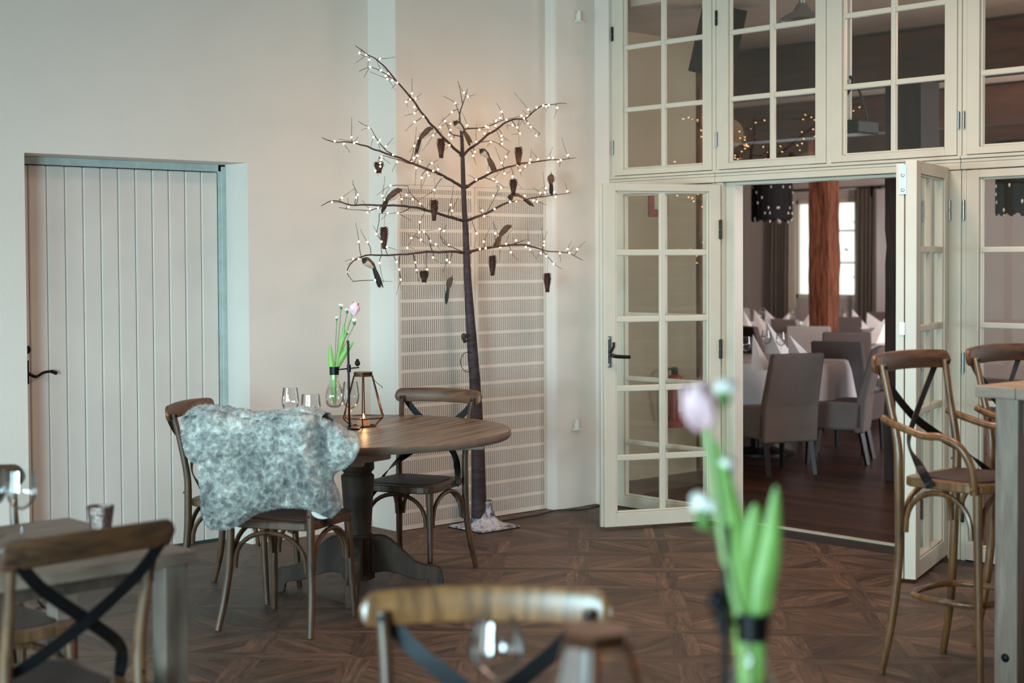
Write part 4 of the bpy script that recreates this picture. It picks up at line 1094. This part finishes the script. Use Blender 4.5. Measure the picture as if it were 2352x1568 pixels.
g = MB().box(0, .05, .02, .07, 0, H2).box(W2-.05, W2, .02, .07, 0, H2).box(0, W2, .02, .07, 0, .06).box(0, W2, .02, .07, H2-.06, H2).box(W2/2-.03, W2/2+.03, .02, .07, 0, H2)
for z in (H2*.36, H2*.68): g.box(W2/2+.03, W2-.05, .035, .06, z-.012, z+.012)
g.build('frame', 'frame', t, bevel=.004)
MB().box(.05, W2-.05, .043, .047, .06, H2-.06).build('glass', 'pane', t)
# garden bushes outside the far window
for k, (x, y, z, r) in enumerate(((-15.9, 24, 1.6, .7),)):
    mb = MB(); r3 = random.Random(k)
    for _ in range(260):
        p = V((r3.gauss(0, .5), r3.gauss(0, .5), r3.gauss(0, .6)))*r; a = V((r3.uniform(-1, 1), r3.uniform(-1, 1), r3.uniform(-1, 1))).normalized()*.07; b = a.orthogonal().normalized()*.035
        mb.add([p-a, p-b, p+a, p+b], [(0, 1, 2, 3)])
    mb.tube([(0, 0, -z), (0, 0, .3)], .03, 6)
    o = mb.build('garden_bush', 'foliage'); o.location = (x, y, z); tag(o, 'pale garden bush outside the far window', 'bush')
struct(MB().box(-30, 10, 18.6, 40, -.3, -.05).build('ground_outside', plain('snowy_ground', (225, 228, 222), .9)))
def curtain(name, label, x0, x1, y, z0, z1, mat, folds, amp=.05):
    vs = []; fs = []; n = folds*10
    for i in range(n+1):
        u = i/n; x = x0+(x1-x0)*u; yy = y+amp*math.sin(u*folds*2*math.pi)+amp*.3*math.sin(u*folds*5.1)
        vs += [(x, yy, z0), (x, yy+amp*.1, (z0+z1)/2), (x+0.0, yy*.5+y*.5, z1)]
    for i in range(n):
        for k in range(2): fs.append((i*3+k, (i+1)*3+k, (i+1)*3+k+1, i*3+k+1))
    o = MB().add(vs, fs).build(name, mat, None, True); md = o.modifiers.new('thick', 'SOLIDIFY'); md.thickness = .006
    return tag(o, label, 'curtain')
curtain('curtain', 'dark taupe curtain hanging left of the far window', -14.03, -13.72, 17.95, .03, 2.52, 'curtain', 5)
curtain('curtain_lining', 'pale curtain edge between the left curtain and the far window', -13.73, -13.60, 17.98, .03, 2.55, 'sheer', 3, .03)
curtain('curtain', 'grey pleated curtain hanging right of the far window', -12.57, -12.22, 17.95, .03, 2.52, 'curtain', 5)
t = thing('curtain_rod', 'dark iron curtain rod with a hook end above the far window', 'curtain rod', (-13.1, 17.95, 2.54))
MB().tube([(-.9, 0, 0), (1.02, 0, 0)], .016, 8).ball((1.05, 0, 0), .04, 8).build('rod', 'black', t, True)
MB().box(.80, .83, -.02, .19, -.02, .02).box(.80, .83, -.02, .02, -.13, .02).build('bracket', 'black', t)
def roughpost(name, label, x, y, w_, z1, mat, seed):
    r3 = random.Random(seed); mb = MB(); n = 22; vs = []; fs = []
    for k in range(n+1):
        z = z1*k/n; 
        for i, (a, b) in enumerate(((-1, -1), (0, -1.04), (1, -1), (1, 1), (-1, 1))):
            j_ = .10*noise.noise(V((i*3.1, seed*7., z*1.6)))+.05*noise.noise(V((i*3.1, seed*3., z*7))); vs.append((a*w_/2*(1+j_), b*w_/2*(1+j_), z))
    for k in range(n):
        for i in range(5): j = (i+1) % 5; fs.append((k*5+i, k*5+j, (k+1)*5+j, (k+1)*5+i))
    mb.add(vs, fs); o = mb.build(name, mat, None, True); o.location = (x, y, 0); o.rotation_euler = (0, 0, .1); return struct(tag(o, label))
roughpost('timber_post', 'knotty red-brown timber post in the middle of the far room', -9.38, 12.87, .225, 2.75, 'post', 1)
roughpost('timber_post', 'dark timber post beside the right edge of the door opening', -6.09, 9.38, .27, 2.78, 'postd', 2)
roughpost('timber_post', 'brown timber post at the end of the far room side wall', -7.54, 8.78, .20, ZF, 'post', 3)
for i, (y, x0) in enumerate(((9.40, -8.1), (12.87, -18), (16.2, -18))):
    struct(MB().box(x0, -1.5, y-.13, y+.13, 2.78, 3.13).build('timber_beam', 'beam', bevel=.015))
# chandeliers with black fringe
def chandelier(label, x, y, z, r=.19, h_=.42):
    t = thing('fringe_chandelier', label, 'chandelier', (x, y, z))
    mb = MB()
    for k in range(64):
        a = 2*math.pi*k/64; rr = r*(1+.012*((k*7) % 3)); mb.box(-.010, .010, -.004, .004, -.01*((k*5) % 4), h_, Matrix.Translation((rr*math.cos(a), rr*math.sin(a), 0))@Matrix.Rotation(a+math.pi/2, 4, 'Z'))
    mb.shell([(r*.96, .02), (r*.96, h_)], 32).lathe([(r, h_), (r, h_+.01)], 32)
    mb.build('fringe_shade', 'shade', t)
    r3 = random.Random(4)
    for k in range(46):
        a = r3.uniform(0, 6.28); MB().ball((r*1.04*math.cos(a), r*1.04*math.sin(a), r3.choice((-.03, -.02, .0, .05, .1, .15, .2, .25, .3))), .009, 6, (1, 1, 1.7)).build('crystal', 'crystal', t, True)
    MB().tube([(0, 0, h_), (0, 0, ZF-z)], .008, 6).build('cord', 'black', t)
p = at(1773, 15.0); chandelier('black fringed chandelier with crystal drops hanging in the far room left of the red-brown post', p.x, p.y, 1.95)
p = at(2362, 9.6); chandelier('black fringed chandelier seen through the glass at the right picture edge', p.x, p.y, 1.85)
p = at(1842, 9.4)
t = thing('pendant_lamp', 'round metal pendant lamp seen through the upper panes near the picture top', 'lamp', (p.x, p.y, 3.0))
MB().shell([(.135, .0), (.13, .012), (.06, .05), (.03, .10)], 28).build('lamp_shade', 'steel', t, True)
MB().tube([(0, 0, .09), (0, 0, .15)], .02, 10).build('stem', 'steel', t, True)
# black loudspeaker on the near post, tilted
p = at(1650, 9.75)
t = thing('loudspeaker', 'black tilted loudspeaker behind the upper left panes', 'loudspeaker', (p.x, p.y, 2.94), .75)
T = Matrix.Rotation(.22, 4, 'Y')
MB().box(-.14, .14, -.05, .12, -.22, .20, T).build('cabinet', 'shade', t, bevel=.008)
MB().box(-.02, .02, .0, .03, .14, .21).build('bracket', 'black', t)
# projector with cables
p = at(1966, 9.0)
t = thing('projector', 'dark projector on a pale pole with hanging cables behind the third upper window', 'projector', (p.x, p.y, 2.31))
MB().box(-.085, .085, -.11, .11, -.035, .045).build('body', 'black', t, bevel=.012)
MB().tube([(-.05, 0, .04), (-.05, 0, .84)], .016, 10).build('pole', 'plastic', t, True)
MB().tube(spline([(-.05, .02, .30), (.0, .03, .22), (.06, .02, .06), (.08, .0, .0)]), .008, 6).tube(spline([(-.05, -.02, .28), (-.09, -.02, .24), (-.05, -.03, .20), (-.01, -.02, .27), (-.05, 0, .31)]), .010, 6).build('cables', 'cable', t, True)
# extinguisher and sign on the side wall behind the fixed pane
pe = onX(1545, 950, -7.40)
t = thing('fire_extinguisher', 'red fire extinguisher on the wall behind the lower left glass door', 'fire extinguisher', (pe.x+.02, pe.y, .35))
MB().lathe([(.001, 0), (.058, .004), (.060, .02), (.060, .33), (.048, .37), (.02, .385), (.001, .385)], 24).build('cylinder', 'red', t, True)
MB().box(-.02, .02, -.015, .015, .385, .435).build('valve', 'black', t, bevel=.003); MB().box(.0585, .062, -.030, .030, .12, .27).build('label_sheet', 'label', t)
MB().tube(spline([(0, 0, .41), (.02, -.10, .42), (.03, -.13, .28), (.02, -.09, .06)]), .009, 8).build('hose', 'black', t, True)
pe = onX(1512, 466, -7.445)
t = thing('safety_sign', 'red square safety sign high on the wall behind the lower left glass door', 'sign', (-7.448, pe.y, pe.z))
MB().box(0, .006, -.10, .10, -.10, .10).build('board', 'redsign', t); MB().box(.006, .008, -.045, .045, -.045, .075).build('pictogram', 'signpale', t)
# slipcovered dining chairs
def dining(name, label, mat, hgt=.90):
    t = thing(name, label, 'chair', group='slipcovered chairs in the far room')
    MB().box(-.225, .225, -.21, .25, .26, .475).build('seat', mat, t, bevel=.02)
    b = MB(); b.v = [(-.225, -.22, .24), (.225, -.22, .24), (.225, -.14, .24), (-.225, -.14, .24), (-.225, -.24, .50), (.225, -.24, .50), (.225, -.16, .50), (-.225, -.16, .50), (-.215, -.335, hgt), (.215, -.335, hgt), (.21, -.27, hgt), (-.21, -.27, hgt)]
    b.f = [(3, 2, 1, 0), (8, 9, 10, 11)]+[(k+i, k+(i+1) % 4, k+4+(i+1) % 4, k+4+i) for k in (0, 4) for i in range(4)]
    b.build('backrest', mat, t, bevel=.015)
    for sx in (-1, 1):
        for sy, e in ((-1, -.05), (1, .02)):
            MB().tube([(sx*.19, sy*.185+(.01 if sy > 0 else -.0), .27), (sx*.195, sy*.19+e, 0)], [.026, .020], 4).build('leg', 'darkleg', t)
    return t
F1 = dining('slipcover_chair', 'taupe slipcovered chair with its back to the door opening, the nearest in the far room', 'linen', .885)
f = V((-.94, .34)).normalized(); p = V((-6.79, 8.94))+f*.235; place(F1, p.x, p.y, f.x, f.y)
FD = dining('slipcover_chair', 'dark slipcovered chair', 'linend'); FL = dining('slipcover_chair', 'pale slipcovered chair', 'linenl')
f = V((-.88, -.47)).normalized(); p = V((-6.86, 10.0))+f*.235
F2 = place(dup(F1, label='taupe slipcovered chair seen from the side, facing left, in front of the right-hand table'), p.x, p.y, f.x, f.y)
def fch(src, x, d, fx, fy, label, first=False):
    p = at(x, d); o = src if first else dup(src, label=label)
    o['label'] = label; place(o, p.x+fx*.28, p.y+fy*.28, fx, fy)
fch(FD, 1925, 12.3, -.25, .97, 'dark slipcovered chair with its back toward the door, right of the nearest one', True)
fch(FD, 1945, 13.9, -.6, .8, 'dark slipcovered chair just behind the second dark chair, its top showing')
fch(FL, 1858, 15.2, -.5, .86, 'pale grey slipcovered chair directly in front of the red-brown post', True)
fch(FL, 1806, 17.0, .2, .98, 'pale grey slipcovered chair left of the red-brown post')
fch(FL, 1892, 16.2, .75, .66, 'whitish chair behind and right of the red-brown post foot')
fch(FD, 1935, 17.6, -.6, .8, 'dark chair back right of the red-brown post, farther away')
fch(FD, 1713, 15.3, .3, .95, 'dark chair back at the left jamb, farther of the two')
fch(FD, 1700, 13.2, .3, .95, 'dark chair back at the left jamb, nearer of the two')
fch(FD, 2040, 19.2, -.5, .86, 'dark chair at the far right near the curtain')
fch(FL, 1685, 20.7, .8, -.6, 'pale chair by the far wall at the left jamb')
# dining tables with cloths
def cloth_table(label, x, y, r, z=.76, drop=.42, pale=1):
    t = thing('dining_table', 'dining table under '+label, 'table', (x, y, 0))
    MB().lathe([(r-.06, z-.03), (r-.06, z-.004)], 32).build('tabletop', 'darkleg', t)
    MB().lathe([(.30, 0), (.30, .02), (.05, .05), (.045, z-.03)], 20).build('pedestal', 'darkleg', t, True)
    ph = random.uniform(0, 6); q = [(.01, z), (r*.5, z), (r-.02, z), (r, z-.012)]+[(r+.012+.02*k/6, z-.012-drop*k/6) for k in range(1, 7)]
    vs = []; fs = []; n = 96
    for k, (rr, zz) in enumerate(q):
        for i in range(n):
            a = 2*math.pi*i/n; e = max(0, k-3)/6; w_ = 1+e*(.055*math.sin(9*a+ph)+.03*math.sin(5*a+ph*2)); zd = zz-(e*.10*(math.cos(4*a+ph)) if k > 3 else 0)
            vs.append((rr*w_*math.cos(a), rr*w_*math.sin(a), zd))
    for k in range(len(q)-1):
        for i in range(n): j = (i+1) % n; fs.append((k*n+i, k*n+j, (k+1)*n+j, (k+1)*n+i))
    fs.append(tuple(range(n)))
    o = MB().add(vs, fs).build('tablecloth', 'cloth', None, True); o.location = (x, y, .001); md = o.modifiers.new('t', 'SOLIDIFY'); md.thickness = .002; md.offset = 1
    tag(o, label, 'tablecloth')
p = at(1738, 12.4); cloth_table('the white cloth with deep folds nearest the door opening on the left', p.x, p.y, .72)
p = at(2068, 15.4); cloth_table('the white cloth on the right-hand table behind the side-on chair', p.x, p.y, .70)
p = at(2080, 18.2); cloth_table('the white cloth on the far right table near the curtain', p.x, p.y, .6)
p = at(1790, 19.2); cloth_table('the white cloth on the table below the far window', p.x, p.y, .62)
p = at(1690, 16.4); cloth_table('the white cloth on the table at the left jamb, second row', p.x, p.y, .62)
def napkin(x, ybase, ytop, lean, label, d=None, wpx=30):
    """folded standing napkin: apex over its left or right foot"""
    d = d or .79*3550/(ybase-HOR+.005*(x-1176)+0.)
    p = at(x, d, .762); hh = (ybase-ytop)*d/3550; w_ = wpx*d/3550
    t = thing('folded_napkin', label, 'napkin', p, YAW, 'folded napkins in the far room')
    ap = V((-w_/2*lean, 0, hh)); a, b, c, e = V((-w_/2*lean-.01*lean, 0, 0)), V((w_/2*lean, .01, 0)), V((0, -w_*.35, 0)), V((0, w_*.35, 0))
    k = .002
    MB().add([ap, a, c, b, e], [(0, 1, 2), (0, 2, 3), (0, 3, 4), (0, 4, 1), (1, 4, 3, 2)]).build('folded_cloth', 'napkin', t)
NP = [(1752, 850, 768, 1, 'tall folded napkin nearest the door opening, right of a wine glass', None, 46), (1842, 822, 765, 1, 'folded napkin on the nearest table just behind the nearest chair', 12.2, 58),
 (1790, 815, 740, 1, 'folded napkin in the middle of the nearest table', 13.0, 60), (2008, 795, 733, -1, 'folded napkin on the right-hand table beside the dark post', 14.6, 62),
 (1725, 775, 716, 1, 'folded napkin at the left jamb on the second-row table', 16.0, 34), (1757, 775, 716, 1, 'folded napkin right of another on the second-row table', 16.2, 50),
 (1776, 727, 694, 1, 'left half of the napkin pair below the chandelier', 19.0, 36), (1800, 727, 700, -1, 'right half of the napkin pair below the chandelier', 19.0, 26),
 (1850, 742, 700, -1, 'folded napkin touching the left side of the red-brown post', 17.8, 30), (1918, 730, 700, 1, 'small napkin right of the red-brown post', 19, 20), (1950, 727, 698, 1, 'folded napkin left of the far right group', 18.4, 24),
 (1978, 745, 700, 1, 'tall folded napkin in the far right group', 17.6, 40), (2018, 738, 702, 1, 'rightmost tall folded napkin in the far right group', 17.8, 52), (1686, 738, 690, 1, 'folded napkin cut by the left jamb, beside the candle', 17, 26)]
for n_ in NP: napkin(*n_)
for (x, yb, d, lab) in ((1714, 835, 11.9, 'wine glass on the nearest far-room table beside the tall napkin'), (1794, 825, 12.6, 'wine glass between two napkins on the nearest far-room table'), (1760, 812, 12.9, 'wine glass at the back of the nearest far-room table'),
    (1700, 765, 16.2, 'wine glass on the second-row table at the left jamb'), (1820, 730, 19.1, 'wine glass right of the napkin pair under the chandelier'), (1750, 728, 19.3, 'wine glass left of the napkin pair under the chandelier'), (1942, 728, 18.5, 'wine glass right of the red-brown post'), (2048, 738, 17.7, 'wine glass at the far right beside the dark post')):
    p = at(x, d); wineglass('wine_glass', lab, p.x, p.y, .762, h=.20, group='wine glasses in the far room')
p = at(1687, 16.8); t = thing('table_candle', 'lit yellow candle at the left jamb of the far room', 'candle', (p.x, p.y, .76))
MB().lathe([(.014, 0), (.012, .32)], 12).build('wax_body', 'wax', t, True); MB().ball((0, 0, .345), .020, 8, (1, 1, 1.5)).build('flame', 'flame', t, True)
